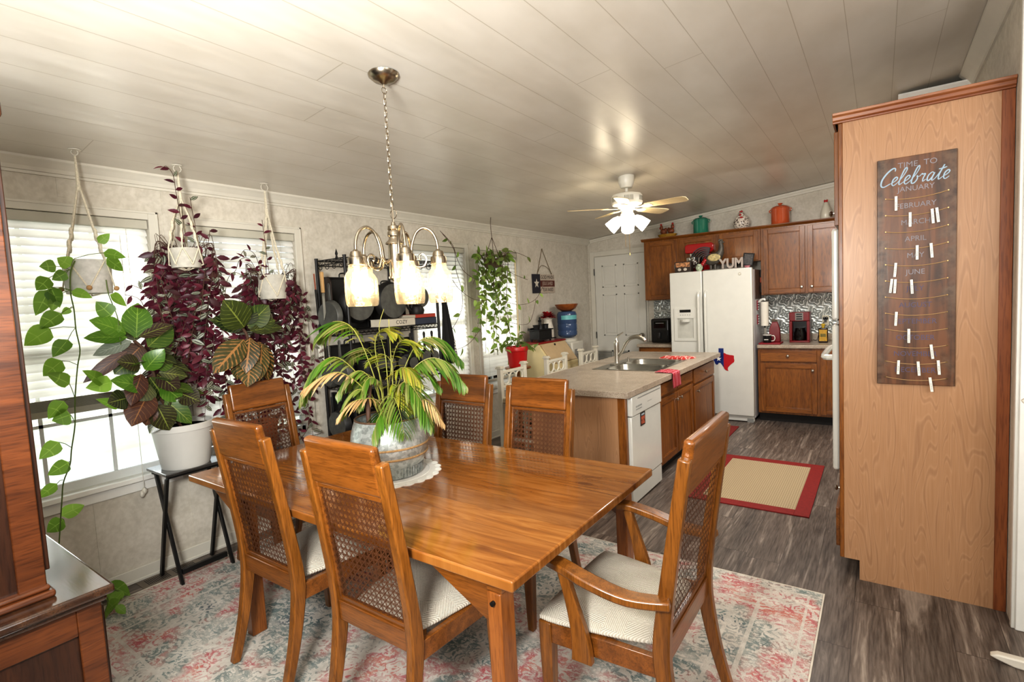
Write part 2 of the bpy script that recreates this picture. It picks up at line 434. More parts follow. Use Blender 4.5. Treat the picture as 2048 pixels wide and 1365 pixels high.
vt = MB(); vt.box(-3.55+.03, -3.0, BY-.045, BY-.03, .28, .30); vt.box(-3.52, -3.0, BY-.045, BY-.03, .74, .76); vt.box(-3.52, -3.5, BY-.045, BY-.03, .28, .76); vt.box(-3.02, -3.0, BY-.045, BY-.03, .28, .76); vt.box(-3.27, -3.25, BY-.045, BY-.03, .28, .76)
vt.box(-3.5, -3.02, BY-.033, BY-.03, .3, .74, mi=1)
for k in range(24): vt.obox((-3.26, BY-.037, .31+.018*k), (.48, .012, .003), (R(40),0,0))
vt.build('vent_grille', [plain('vent_paint', 'B5B2A8', .5), plain('vent_dark', '6c6a64', .6)], dr)
M_STEEL = plain('brushed_steel', 'B9B4AA', .28, 1., var=.08)
M_CHROME = plain('chrome', 'D8D6D2', .12, 1., var=.03)
kb = MB().cyl((-2.79, BY-.03, .985), (-2.79, BY-.055, .985), .032, n=18); kb.cyl((-2.79, BY-.05, .985), (-2.79, BY-.085, .985), .012); kb.sphere((-2.79, BY-.1, .985), (.029, .022, .029))
kb.build('door_knob', M_STEEL, dr)
for zz in (1.94, .99, .25):
    MB().cyl((X0-.008, BY-.034, zz-.05), (X0-.008, BY-.034, zz+.05), .007, n=8).build('hinge', M_BLACK, dr)
dc = MB()
for (a, b, z0, z1) in ((X0-.085, X0-.012, 0, 2.245), (X1+.01, X1+.03, 0, 2.245), (X0-.012, X1+.01, 2.172, 2.245)): dc.box(a, b, BY-.018, BY, z0, z1)
struct(dc.build('trim_7', M_TRIM, bevel=.004))
# floor register by the window wall
rg = thing('floor_register', 'tan metal floor vent in the floor at the window wall baseboard', 'vent', (-3.545, 1.25, 0))
f = MB(); f.box(-.06, .06, -.17, .17, 0, .004); f.build('frame', plain('register_tan', '7d7164', .45, .3), rg, bevel=.002)
f = MB()
for k in range(13):
    for s_ in (-1, 1): f.box(-.04, .04, s_*.075-.06+.0095*k, s_*.075-.06+.0095*k+.005, .0035, .0048)
f.build('louvres', plain('register_dark', '2e2925', .6), rg, smooth=0)
# ================================================================ dining furniture
M_CHAIR = wood('honey_oak', '663C10', '986024', 'z', 1.6, .3, .35, bstr=.03, dark='4f2408')
M_CHAIRX = wood('honey_oak_rail', '663A10', '945A22', 'x', 1.6, .3, .35, bstr=.03, dark='4f2408')
M_CANE = plain('cane', '5A341A', .5, var=.15)
def m_table():
    g = NT('pine_table_top'); tc = g.n('TexCoord').outputs['Object']; sp = g.n('SeparateXYZ', {0: tc})
    u = g.math('DIVIDE', g.math('ADD', sp.outputs[1], 5.03), .128); row = g.math('FLOOR', u); fr = g.math('FRACT', u)
    tone = g.n('TexWhiteNoise', {'W': row}, noise_dimensions='1D').outputs[0]
    off = g.math('MULTIPLY', tone, 23)
    v = g.n('CombineXYZ', {0: g.math('ADD', g.math('MULTIPLY', sp.outputs[0], 1.3), off), 1: g.math('MULTIPLY', sp.outputs[1], 11), 2: off}).outputs[0]
    f = g.noise(v, 1.5, 6, 1.6, .6)
    c = g.ramp(f, [(.25, hx('724218')), (.45, hx('9C682E')), (.62, hx('B28044')), (.8, hx('8C5824'))])
    c = g.mix(.5, c, g.mix(1, c, g.ramp(tone, [(0, hx('B08060')), (1, hx('FFE6C0'))]), 'MULTIPLY'))
    vo = g.n('TexVoronoi', {'Vector': g.n('CombineXYZ', {0: g.math('MULTIPLY', sp.outputs[0], 2.1), 1: g.math('MULTIPLY', sp.outputs[1], 4.2)}).outputs[0], 'Scale': 1.1}).outputs[0]
    c = g.mix(g.ramp(vo, [(.03, (.75,.75,.75,1)), (.12, (0,0,0,1))]), c, hx('5A2C0C'))
    c = g.mix(g.math('MULTIPLY', g.math('LESS_THAN', g.math('MINIMUM', fr, g.math('SUBTRACT', 1, fr)), .012), .5), c, hx('6A3810'))
    g.bsdf(c, .13, bump=f, bstr=.03, bdist=.003, **{'Coat Weight': .5, 'Coat Roughness': .08}); return g.m
M_TABLE = m_table()
M_TLEG = wood('table_leg_oak', '7A4418', 'A9692F', 'z', 1.4, .35, .2)
def m_fabric():
    g = NT('seat_tweed'); tc = g.n('TexCoord').outputs['Object']; sp = g.n('SeparateXYZ', {0: tc})
    a = g.math('FLOOR', g.math('DIVIDE', g.math('ADD', sp.outputs[0], 3), .075)); b = g.math('FLOOR', g.math('DIVIDE', g.math('ADD', sp.outputs[1], 3), .075))
    par = g.math('SUBTRACT', g.math('MULTIPLY', g.math('MODULO', g.math('ADD', a, b), 2), 2), 1)
    s = g.math('SINE', g.math('MULTIPLY', g.math('ADD', sp.outputs[0], g.math('MULTIPLY', sp.outputs[1], par)), 760))
    nz = g.noise(g.obj(), 160, 2)
    h = g.math('ADD', g.math('MULTIPLY', s, .5), g.math('MULTIPLY', nz, .9))
    c = g.ramp(h, [(.0, hx('B9B0A0')), (.45, hx('CEC7B8')), (.9, hx('D9D3C6'))])
    g.bsdf(c, .9, bump=h, bstr=.5, bdist=.004); return g.m
M_FABRIC = m_fabric()
def smooth_pts(pts, k=4):
    out = []; n = len(pts)
    for i in range(n-1):
        p0, p1, p2, p3 = pts[max(i-1,0)], pts[i], pts[i+1], pts[min(i+2,n-1)]
        for j in range(k):
            t = j/k
            out.append(tuple(.5*(2*b+(c-a)*t+(2*a-5*b+4*c-d)*t*t+(3*b-a-3*c+d)*t**3) for a,b,c,d in zip(p0,p1,p2,p3)))
    out.append(tuple(pts[-1])); return out
def sweep(mb, pts, x0, x1, mi=0):
    """rectangular bar swept along (y, z, thickness) points, from x0 to x1"""
    k = len(pts); vs = []
    for i, (y, z, th) in enumerate(pts):
        a, b = pts[max(i-1,0)], pts[min(i+1,k-1)]
        ty, tz = b[0]-a[0], b[1]-a[1]; l = math.hypot(ty, tz); ny, nz = tz/l, -ty/l
        for s_, x in ((-1,x0),(-1,x1),(1,x1),(1,x0)): vs.append((x, y+ny*th/2*s_, z+nz*th/2*s_))
    fs = [(0,1,2,3)[::-1], tuple(range((k-1)*4, k*4))]
    for i in range(k-1):
        for j in range(4): fs.append((i*4+j, i*4+(j+1)%4, (i+1)*4+(j+1)%4, (i+1)*4+j))
    mb.add(vs, fs, mi=mi)
def cane_panel(hw, ya, za, yb, zb, p=.0255):
    """woven cane as real strands on the plane from (ya, za) up to (yb, zb), half width hw"""
    mb = MB(); L = math.hypot(yb-ya, zb-za); dy, dz = (yb-ya)/L, (zb-za)/L; ny, nz = -dz, dy
    def strand(u0, v0, u1, v1, w, off):
        l = math.hypot(u1-u0, v1-v0); pu, pv = -(v1-v0)/l*w/2, (u1-u0)/l*w/2
        mb.add([(u, ya+dy*v+ny*off, za+dz*v+nz*off) for u, v in ((u0+pu, v0+pv), (u0-pu, v0-pv), (u1-pu, v1-pv), (u1+pu, v1+pv))], [(0,1,2,3)])
    nu = int(2*hw/p); nv = int(L/p)
    for i in range(nu+1):
        u = -hw + p*(i+.5)*2*hw/(p*(nu+1))
        for s_ in (-1, 1): strand(u+s_*.0025, 0, u+s_*.0025, L, .0030, .0006)
    for j in range(nv+1):
        v = L*(j+.5)/(nv+1)
        for s_ in (-1, 1): strand(-hw, v+s_*.0025, hw, v+s_*.0025, .0030, -.0006)
    for k in range(-nv-2, nu+2):
        u0 = -hw + p*(k+.5); a, b = max(0, -hw-u0), min(L, hw-u0)
        if b > a: strand(u0+a, a, u0+b, b, .0030, .0012)
        a, b = max(0, -hw-u0), min(L, hw-u0)
        if b > a: strand(-(u0+a), a, -(u0+b), b, .0030, -.0012)
    return mb
def make_chair(label, group, arms=False):
    t = thing('dining_armchair' if arms else 'dining_chair', label, 'chair', group=group)
    hw = .255 if arms else .218; pw = .036
    post = smooth_pts([(-.300,0,.034), (-.247,.18,.042), (-.212,.36,.052), (-.207,.47,.054), (-.226,.64,.046), (-.292,1.065,.036)])
    for s_ in (-1, 1):
        m = MB(); sweep(m, post, s_*hw, s_*(hw-pw)); m.v = [(a, b, max(c, 0)) for a, b, c in m.v]; m.build('back_post', M_CHAIR, t, bevel=.006)
    iw = hw-pw
    m = MB(); sweep(m, smooth_pts([(-.2725,.948,.034), (-.283,1.02,.036), (-.299,1.115,.034)], 3), -iw-.0005, iw+.0005)
    m.build('top_rail', M_CHAIRX, t, bevel=.012, seg=3)
    m = MB(); sweep(m, [(-.206,.398,.03), (-.206,.475,.034)], -iw, iw); m.build('lower_rail', M_CHAIRX, t, bevel=.004)
    m = MB(); za, zb = .478, .946; yA, yB = -.2085, -.2728
    fr = [(yA, za, .016), (-.2285,.64,.016), (yB, zb, .016)]
    for s_ in (-1, 1): sweep(m, fr, s_*iw, s_*(iw-.014))
    sweep(m, [(yA, za, .016), (yA-.002, za+.016, .016)], -iw+.014, iw-.014); sweep(m, [(yB+.002, zb-.016, .016), (yB, zb, .016)], -iw+.014, iw-.014)
    m.build('cane_frame', M_CHAIRX, t, bevel=.002)
    m = cane_panel(iw-.012, -.212, za+.01, -.2715, zb-.01)
    m.build('cane_panel', M_CANE, t, smooth=0)
    fwid = hw + .022
    for s_ in (-1, 1):
        m = MB(); x = s_*(fwid-.028)
        vs = [(x+a*w, .2+b*w, z) for z, w in ((0, .016), (.30, .023), (.43, .024)) for a, b in ((-1,-1),(1,-1),(1,1),(-1,1))]
        m.add(vs, [(3,2,1,0),(8,9,10,11)] + [(i*4+j, i*4+(j+1)%4, i*4+4+(j+1)%4, i*4+4+j) for i in (0,1) for j in range(4)])
        m.build('front_leg', M_CHAIR, t, bevel=.004)
    m = MB(); m.box(-fwid+.05, fwid-.05, .19, .214, .355, .428)
    for s_ in (-1, 1):
        m.add([(s_*(hw-.006),-.19,.36),(s_*(hw-.03),-.19,.36),(s_*(fwid-.038),.19,.355),(s_*(fwid-.012),.19,.355),(s_*(hw-.006),-.19,.428),(s_*(hw-.03),-.19,.428),(s_*(fwid-.038),.19,.428),(s_*(fwid-.012),.19,.428)],
              [(0,1,2,3),(4,7,6,5),(0,4,5,1),(1,5,6,2),(2,6,7,3),(3,7,4,0)])
    m.build('apron', M_CHAIRX, t, bevel=.003)
    # padded seat: rounded trapezoid with a crown
    m = MB(); nx, ny = 10, 10; vs = []; fs = []
    yb_, yf = -.178, .235
    for layer in (0, 1):
        for j in range(ny+1):
            for i in range(nx+1):
                u, v = i/nx*2-1, j/ny*2-1
                w = (hw-.042) + (fwid+.008-(hw-.042))*(j/ny)
                q = 1-max(abs(u), abs(v))**6
                cu, cv = u*(1-.06*(v*v)**2), v*(1-.05*(u*u)**2)
                z = .431 if layer == 0 else .447+.030*q+.008*(1-u*u)*(1-v*v)
                vs.append((cu*w, (yb_+yf)/2+cv*(yf-yb_)/2, z))
    n1 = (nx+1)*(ny+1)
    for j in range(ny):
        for i in range(nx):
            a = j*(nx+1)+i
            fs.append((a, a+nx+1, a+nx+2, a+1)); fs.append((n1+a, n1+a+1, n1+a+nx+2, n1+a+nx+1))
    for i in range(nx):
        fs.append((i, i+1, n1+i+1, n1+i)); a = ny*(nx+1)+i; fs.append((a+1, a, n1+a, n1+a+1))
    for j in range(ny):
        a = j*(nx+1); fs.append((a+nx+1, a, n1+a, n1+a+nx+1)); a += nx; fs.append((a, a+nx+1, n1+a+nx+1, n1+a))
    m.add(vs, fs); m.build('seat_cushion', M_FABRIC, t, smooth=60, bevel=.006)
    if arms:
        for s_ in (-1, 1):
            pth = smooth_pts([(s_*(hw+.008),-.245,.625), (s_*(hw+.03),-.12,.617), (s_*(hw+.04),.0,.640), (s_*(hw+.03),.11,.662), (s_*(hw+.014),.165,.660)], 4)
            m = MB(); k = len(pth); vs = []
            for i, p in enumerate(pth):
                a, b = pth[max(i-1,0)], pth[min(i+1,k-1)]; d = Vector((b[0]-a[0], b[1]-a[1], b[2]-a[2])).normalized()
                sd = d.cross(Vector((0,0,1))).normalized(); up = sd.cross(d)
                w = .024 + .006*math.sin(PI*i/(k-1)); h = .014
                for a_, b_ in ((-1,-1),(1,-1),(1,1),(-1,1)): vs.append(tuple(Vector(p)+sd*w*a_+up*h*b_))
            m.add(vs, [(0,1,2,3)[::-1], tuple(range((k-1)*4,k*4))] + [(i*4+j, i*4+(j+1)%4, i*4+4+(j+1)%4, i*4+4+j) for i in range(k-1) for j in range(4)])
            m.build('armrest', M_CHAIR, t, bevel=.006)
            m = MB(); x = s_*(hw+.022)
            sweep(m, smooth_pts([(.05,.345,.075), (.055,.43,.06), (.085,.55,.04), (.115,.649,.036)], 3), x-.013, x+.013)
            m.build('arm_support', M_CHAIR, t, bevel=.004)
    else:
        pass
    return t
G_CH = 'cane-backed dining chairs'
ch = make_chair('cane-backed dining chair near the dark hutch, its back to the camera', G_CH)
ch.location = (-2.15, 1.338, .009)
dup(ch, (-1.455, 1.325, .009), 0, 'cane-backed dining chair on the near side, closest to the table corner leg', G_CH)
dup(ch, (-2.095, 2.115, .009), PI, 'cane-backed dining chair on the far side, partly behind the palm', G_CH)
dup(ch, (-1.545, 2.115, .009), PI, 'cane-backed dining chair against the end of the kitchen island', G_CH)
ac = make_chair('cane-backed armchair with cream seat at the end of the table nearest the kitchen', G_CH, True)
ac.location = (-.75, 1.71, .009); ac.rotation_euler = (0, 0, PI/2)
dup(ch, (-3.02, 1.757, .009), -PI/2, 'cane-backed dining chair at the window end of the table, before the purple plants', G_CH)
# ---------------------------------------------------------------- table
tb = thing('dining_table', 'glossy honey pine dining table with the potted palm on it', 'table', (-1.865, 1.69, .009))
TX, TY = 1.015, .558
m = MB().box(-TX, TX, -TY, TY, .714, .749); m.build('tabletop', M_TABLE, tb, bevel=.006, seg=3)
for sx in (-1, 1):
    for sy in (-1, 1):
        m = MB(); x, y = (.905 if sx > 0 else -.62), sy*.475
        m.box(x-.026, x+.026, y-.036, y+.036, 0, .662); m.build('leg', M_TLEG, tb, bevel=.004)
    m = MB(); x = .905 if sx > 0 else -.62; m.box(x-.03, x+.03, -TY+.05, TY-.05, .6625, .7135); m.build('top_rail', M_CHAIRX, tb, bevel=.004)
    for sy in (-1, 1):
        m = MB(); y = sy*.475
        m.prism([(x-.0265, .66), (x-.0265, .54), (x-.36, .710), (x-.36, .7135), (x-.031, .7135)], 'y', y-.016, y+.016)
        m.build('corner_brace', M_CHAIRX, tb, bevel=.003)
        m = MB(); m.cyl((x-.0, y-sy*.04, .63), (x, y+sy*.046, .63), .008, n=10); m.build('bolt', M_BLACK, tb)
# doily
M_LACE = plain('white_crochet', 'E6E4DE', .9, var=.05)
m = MB(); n = 96; z0, z1 = .7575, .761
ring = [(.225+.014*abs(math.sin(12*2*PI*j/n)), 2*PI*j/n) for j in range(n)]
for r_, w_ in ((0, 0),): pass
vs = [(0,0,z1)] + [(r*math.cos(a), r*math.sin(a), z1) for r, a in ring] + [(r*math.cos(a), r*math.sin(a), z0) for r, a in ring]
m.add(vs, [(0, 1+j, 1+(j+1)%n) for j in range(n)] + [(1+j, 1+n+j, 1+n+(j+1)%n, 1+(j+1)%n) for j in range(n)])
for rr in (.18, .13): m.torus((0,0,z1), rr, .0022, n=60, m=6)
for j in range(24): a = 2*PI*(j+.5)/24; m.torus((.222*math.cos(a), .222*math.sin(a), z1), .014, .002, n=10, m=5)
o = m.build('doily', M_LACE); o.location = (-1.93, 1.65, 0)
tag(o, 'round white crocheted doily under the galvanized planter', 'doily')
# ---------------------------------------------------------------- hutch, foreground
M_CHERRY = wood('dark_cherry', '21100A', '3E2212', 'z', 1.3, .3, .3, contrast=(.25,.8))
M_CHERRYX = wood('cherry_edge', '3A1C0C', '66381A', 'y', 1.3, .28, .3)
M_CHTOP = wood('cherry_top', '2C1A12', '48301F', 'x', 1.2, .16, .6)
ht = thing('china_hutch', 'dark cherry china hutch in the near corner by the pothos window', 'cabinet', (-2.55, .2, .008))
hx0, hx1 = -.7, .72
m = MB().box(hx0+.03, hx1-.035, -.22, .268, .07, .745); m.box(hx0+.05, hx1-.055, -.2, .24, 0, .07)
m.build('base_cabinet', M_CHERRY, ht, bevel=.004)
m = MB().box(hx0, hx1+.002, -.24, .278, .742, .765); m.box(hx0-.012, hx1+.025, -.25, .292, .765, .792)
m.build('base_top', M_CHTOP, ht, bevel=.009, seg=3)
m = MB(); X = hx1-.035
for y0, y1, z0, z1 in ((.21,.268,.075,.74), (-.22,-.15,.075,.74), (-.15,.21,.66,.74), (-.15,.21,.075,.16)): m.box(X, X+.012, y0, y1, z0, z1)
m.build('side_frame', M_CHERRYX, ht, bevel=.003)
for k in (0, 1):
    m = MB(); x0, x1 = hx0+.05+k*.66, hx0+.05+k*.66+.63
    m.box(x0, x1, .268, .288, .12, .70); m.box(x0+.08, x1-.08, .286, .294, .2, .62)
    d_ = m.build('door', M_CHERRY, ht, bevel=.005)
    MB().sphere((x1-.04 if k == 0 else x0+.04, .302, .45), .014, 10, 8).build('knob', M_STEEL, d_)
m = MB().box(hx0+.03, .645, -.22, .16, .82, 2.1); m.build('upper_cabinet', M_CHERRY, ht, bevel=.004)
m = MB()
for y0, y1, z0, z1 in ((.105,.165,.82,2.1), (-.22,-.15,.82,2.1)): m.box(.645, .655, y0, y1, z0, z1)
m.build('upper_side_frame', M_CHERRYX, ht, bevel=.003)
m = MB().box(hx0+.02, .678, -.23, .178, .7925, .812); m.box(hx0+.025, .668, -.225, .17, .812, .826)
m.build('base_moulding', M_CHERRYX, ht, bevel=.008, seg=3)
m = MB().box(hx0, .66, -.24, .19, 2.1, 2.15); m.build('cornice', M_CHERRYX, ht, bevel=.01)
for k in (0, 1):
    m = MB(); x0, x1 = hx0+.05+k*.66, hx0+.05+k*.66+.63
    for a, b, c, d in ((x0, x0+.06, .86, 2.06), (x1-.06, x1, .86, 2.06), (x0+.06, x1-.06, .86, .93), (x0+.06, x1-.06, 1.99, 2.06)): m.box(a, b, .16, .178, c, d)
    d_ = m.build('glass_door', M_CHERRY, ht, bevel=.003)
    MB().box(x0+.06, x1-.06, .168, .171, .93, 1.99).build('pane', M_GLASS, d_)
# ---------------------------------------------------------------- rugs
def m_rug():
    g = NT('distressed_rug'); tc = g.n('TexCoord').outputs['Object']; sp = g.n('SeparateXYZ', {0: tc}); v = g.obj()
    wob = g.n('VectorMath', {0: v, 1: g.n('VectorMath', {0: g.n('TexNoise', {'Vector': v, 'Scale': 7., 'Detail': 3.}).outputs[1], 'Scale': .16}, operation='SCALE').outputs[0]}, operation='ADD').outputs[0]
    # scrolled ornament: contour lines of a warped cell field
    wv = g.n('TexVoronoi', {'Vector': wob, 'Scale': 9.}).outputs[0]
    orn = g.math('GREATER_THAN', g.math('SINE', g.math('MULTIPLY', wv, 30)), .1)
    dab = g.math('GREATER_THAN', g.noise(g.obj((1, 2.4, 1)), 24, 6, .6, .75), .5)
    orn = g.math('MAXIMUM', g.math('MULTIPLY', orn, g.math('GREATER_THAN', g.noise(v, 50, 3), .47)), g.math('MULTIPLY', dab, g.math('GREATER_THAN', g.noise(v, 6, 3), .47)))
    worn = g.ramp(g.noise(g.obj((1, 1.5, 1)), 5.5, 7, .5, .75), [(.42, (0,0,0,1)), (.58, (1,1,1,1))])
    base = g.ramp(g.noise(v, 18, 4), [(.3, hx('BFB8AE')), (.7, hx('DCD6CC'))])
    k = g.noise(v, 2.3, 3, .5); fine = g.noise(v, 11, 3)
    col = g.ramp(g.math('ADD', k, g.math('MULTIPLY', g.math('SUBTRACT', fine, .5), .35)),
        [(.30, hx('2E4656')), (.40, hx('45696A')), (.47, hx('5F6E6C')), (.52, hx('A9726A')), (.57, hx('B2394A')), (.64, hx('C05C48')), (.72, hx('A8303E'))])
    ex = g.math('SUBTRACT', 1.615, g.math('ABSOLUTE', sp.outputs[0])); ey = g.math('SUBTRACT', 1.22, g.math('ABSOLUTE', sp.outputs[1]))
    e = g.math('MINIMUM', ex, ey)
    band = g.ramp(e, [(0, (1,1,1,1)), (.045, (1,1,1,1)), (.05, (0,0,0,1)), (.06, (1,1,1,1)), (.24, (1,1,1,1)), (.246, (0,0,0,1)), (.262, (1,1,1,1)), (.34, (1,1,1,1)), (.346, (0,0,0,1)), (.36, (1,1,1,1))], 'CONSTANT')
    w2 = g.math('ADD', .38, g.math('MULTIPLY', worn, .62))
    amt = g.math('MULTIPLY', g.math('MULTIPLY', g.math('MULTIPLY', orn, w2), band), .95)
    c = g.mix(g.math('MULTIPLY', worn, .16), base, col); c = g.mix(amt, c, col)
    fib = g.noise(g.obj((1, .2, 1)), 400, 2)
    c = g.mix(.15, c, g.ramp(fib, [(.35, hx('8f867b')), (.65, hx('F0EBE2'))]))
    g.bsdf(c, .95, bump=fib, bstr=.25, bdist=.004); return g.m
rg = thing('area_rug', 'large faded rug with red and teal pattern beneath the dining table', 'rug', (-1.845, 1.68, 0))
MB().box(-1.615, 1.615, -1.22, 1.22, 0, .008).build('pile', m_rug(), rg, bevel=.003)
m = MB()
for a, b, c, d in ((1.615, 1.622, -1.226, 1.226), (-1.622, -1.615, -1.226, 1.226), (-1.615, 1.615, 1.22, 1.226), (-1.615, 1.615, -1.226, -1.22)): m.box(a, b, c, d, 0, .0085)
m.build('bound_edge', plain('rug_edge', 'D4CCBE', .9), rg)
def m_sisal():
    g = NT('sisal_weave'); tc = g.n('TexCoord').outputs['Object']; sp = g.n('SeparateXYZ', {0: tc})
    a = g.math('SINE', g.math('MULTIPLY', sp.outputs[0], 420)); b = g.math('SINE', g.math('MULTIPLY', sp.outputs[1], 300))
    h = g.math('MULTIPLY', a, b); h2 = g.math('ADD', g.math('MULTIPLY', h, .5), g.math('MULTIPLY', a, .35))
    c = g.ramp(h2, [(.0, hx('9C8A6C')), (.5, hx('C0AE90'))]); g.bsdf(c, .9, bump=h2, bstr=.4, bdist=.003); return g.m
M_SISAL = m_sisal(); M_RED = plain('red_binding', '7E1712', .8, var=.12, vs=60)
def mat_rug(loc, w, l, label):
    t = thing('kitchen_mat', label, 'rug', loc, 0, 'red-bordered kitchen mats'); q = .095
    MB().box(-w/2+q, w/2-q, -l/2+q, l/2-q, 0, .007).build('woven_field', M_SISAL, t)
    m = MB()
    for a, b, c, d in ((-w/2, -w/2+q, -l/2, l/2), (w/2-q, w/2, -l/2, l/2), (-w/2+q, w/2-q, -l/2, -l/2+q), (-w/2+q, w/2-q, l/2-q, l/2)): m.box(a, b, c, d, 0, .009)
    m.build('border', M_RED, t, bevel=.002)
mat_rug((-.795, 4.475, 0), .82, 1.21, 'tan woven mat with wide red border, behind the armchair')
mat_rug((-1.437, 5.95, 0), .26, .51, 'small red-bordered mat by the refrigerator foot')
# ================================================================ kitchen
M_OAK = wood('cabinet_oak', '6A390A', '965C1E', 'z', 1.2, .38, .15, dark='47240c', grain=9, dist=1.6)
M_OAKX = wood('cabinet_oak_rail', '6A390A', '965C1E', 'x', 1.2, .38, .15, dark='47240c', grain=9, dist=1.2)
M_OAKY = wood('cabinet_oak_side', '6A390A', '965C1E', 'y', 1.2, .38, .15, dark='47240c', grain=9, dist=1.2)
def m_laminate():
    g = NT('light_oak_laminate'); tc = g.n('TexCoord').outputs['Object']; sp = g.n('SeparateXYZ', {0: tc})
    X = g.math('ADD', sp.outputs[0], sp.outputs[1])
    v = g.n('CombineXYZ', {0: g.math('MULTIPLY', X, 5.5), 1: 0., 2: g.math('MULTIPLY', sp.outputs[2], .75)}).outputs[0]
    nz = g.noise(v, 1.1, 2, .3)
    ring = g.math('SINE', g.math('ADD', g.math('MULTIPLY', nz, 130), g.math('MULTIPLY', X, 40)))
    fine = g.noise(g.n('CombineXYZ', {0: g.math('MULTIPLY', X, 90), 1: 0., 2: g.math('MULTIPLY', sp.outputs[2], 3)}).outputs[0], 1.5, 3)
    c = g.ramp(ring, [(0, hx('AE8562')), (.6, hx('B78F6C')), (.97, hx('A27A5A'))])
    c = g.mix(.3, c, g.ramp(fine, [(.35, hx('A27853')), (.65, hx('BD9570'))]))
    g.bsdf(c, .36); return g.m
M_LAM = m_laminate()
M_CTR = None
def m_counter():
    g = NT('laminate_counter'); v = g.obj((1, 1.0, 1)); a = g.noise(v, 9, 6, .8, .7); b = g.noise(v, 130, 3)
    c = g.ramp(a, [(.3, hx('8C7C6C')), (.5, hx('A59684')), (.72, hx('BDB0A0'))])
    c = g.mix(.35, c, g.ramp(b, [(.36, hx('6A5D50')), (.5, hx('B0A190')), (.66, hx('D2C7B8'))]))
    g.bsdf(c, .3, **{'Specular IOR Level': .5}); return g.m
M_CTR = m_counter()
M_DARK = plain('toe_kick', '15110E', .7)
M_APPL = plain('appliance_white', 'D8D7CF', .22, var=.02, **{'Coat Weight': .3})
M_APPG = plain('appliance_grey', '8e8e8a', .4)
def knob(parent, p, axis):
    m = MB(); prof = [(.006,0),(.006,.01),(.014,.016),(.016,.022),(.011,.028),(0,.029)]
    m.lathe(prof, 14)
    rot = {'-y': Euler((R(90),0,0)), 'x': Euler((0,R(90),0)), '-x': Euler((0,R(-90),0))}[axis].to_matrix().to_4x4()
    m.xform(Matrix.Translation(p) @ rot); return m.build('knob', M_STEEL, parent)
def panel_door(parent, a0, a1, z0, z1, f, face, name='door', kn=None, frame=.052):
    """frame-and-panel front; face 'y': front at y=f looking to -y; face 'x': front at x=f looking to +x; face '-x'"""
    def B(m, p, q, c, d, t0, t1, mi=0):
        if face == 'y': m.box(p, q, f-t1, f-t0, c, d, mi)
        elif face == 'x': m.box(f+t0, f+t1, p, q, c, d, mi)
        else: m.box(f-t1, f-t0, p, q, c, d, mi)
    m = MB(); q = frame if name == 'door' else .0
    if name == 'door':
        B(m, a0, a0+q, z0, z1, 0, .019); B(m, a1-q, a1, z0, z1, 0, .019); B(m, a0+q, a1-q, z0, z0+q, 0, .019, 1); B(m, a0+q, a1-q, z1-q, z1, 0, .019, 1)
        B(m, a0+q, a1-q, z0+q, z1-q, .0, .010)
        e = .009
        for p0, p1, c, d in ((a0+q, a0+q+e, z0+q, z1-q), (a1-q-e, a1-q, z0+q, z1-q), (a0+q+e, a1-q-e, z0+q, z0+q+e), (a0+q+e, a1-q-e, z1-q-e, z1-q)): B(m, p0, p1, c, d, .010, .0145)
    else:
        B(m, a0, a1, z0, z1, 0, .019, 1)
    o = m.build(name, [M_OAK, M_OAKX if face == 'y' else M_OAKY], parent, bevel=.0035)
    if kn: 
        p = {'y': (kn[0], f-.019, kn[1]), 'x': (f+.019, kn[0], kn[1]), '-x': (f-.019, kn[0], kn[1])}[face]
        knob(o, p, {'y': '-y', 'x': 'x', '-x': '-x'}[face])
    return o
# ---- upper cabinets on the back wall
UF = 6.87
def upper(name, label, x0, x1, z0, doors):
    t = thing(name, label, 'cabinet', group='oak upper cabinets')
    MB().box(x0, x1, UF, BY-.001, z0, 2.275).build('carcass', M_OAK, t, bevel=.002)
    for a, b, k in doors: panel_door(t, a, b, z0+.012, 2.255, UF, 'y', kn=k)
    return t
upper('wall_cabinet', 'single-door oak wall cabinet above the black air fryer', -2.615, -2.152, 1.482, [(-2.585, -2.175, (-2.215, 1.56))])
upper('wall_cabinet', 'short oak wall cabinet over the refrigerator, behind the red mixer', -2.150, -1.168, 1.90, [(-2.122, -1.675, None), (-1.640, -1.19, None)])
upper('wall_cabinet', 'oak wall cabinet above the red coffee maker', -1.166, -.24, 1.482, [(-1.135, -.70, (-.735, 1.56)), (-.672, -.27, (-.632, 1.56))])
m = MB(); pr = [(UF+.01,2.2755),(UF-.012,2.2755),(UF-.02,2.285),(UF-.034,2.297),(UF-.036,2.309),(BY-.002,2.309),(BY-.002,2.2755)]
m.prism(pr, 'x', -2.645, -.24); o = m.build('cabinet_crown', M_OAKX, smooth=0)
tag(o, 'oak crown strip and ledge running along the top of the wall cabinets', 'moulding')
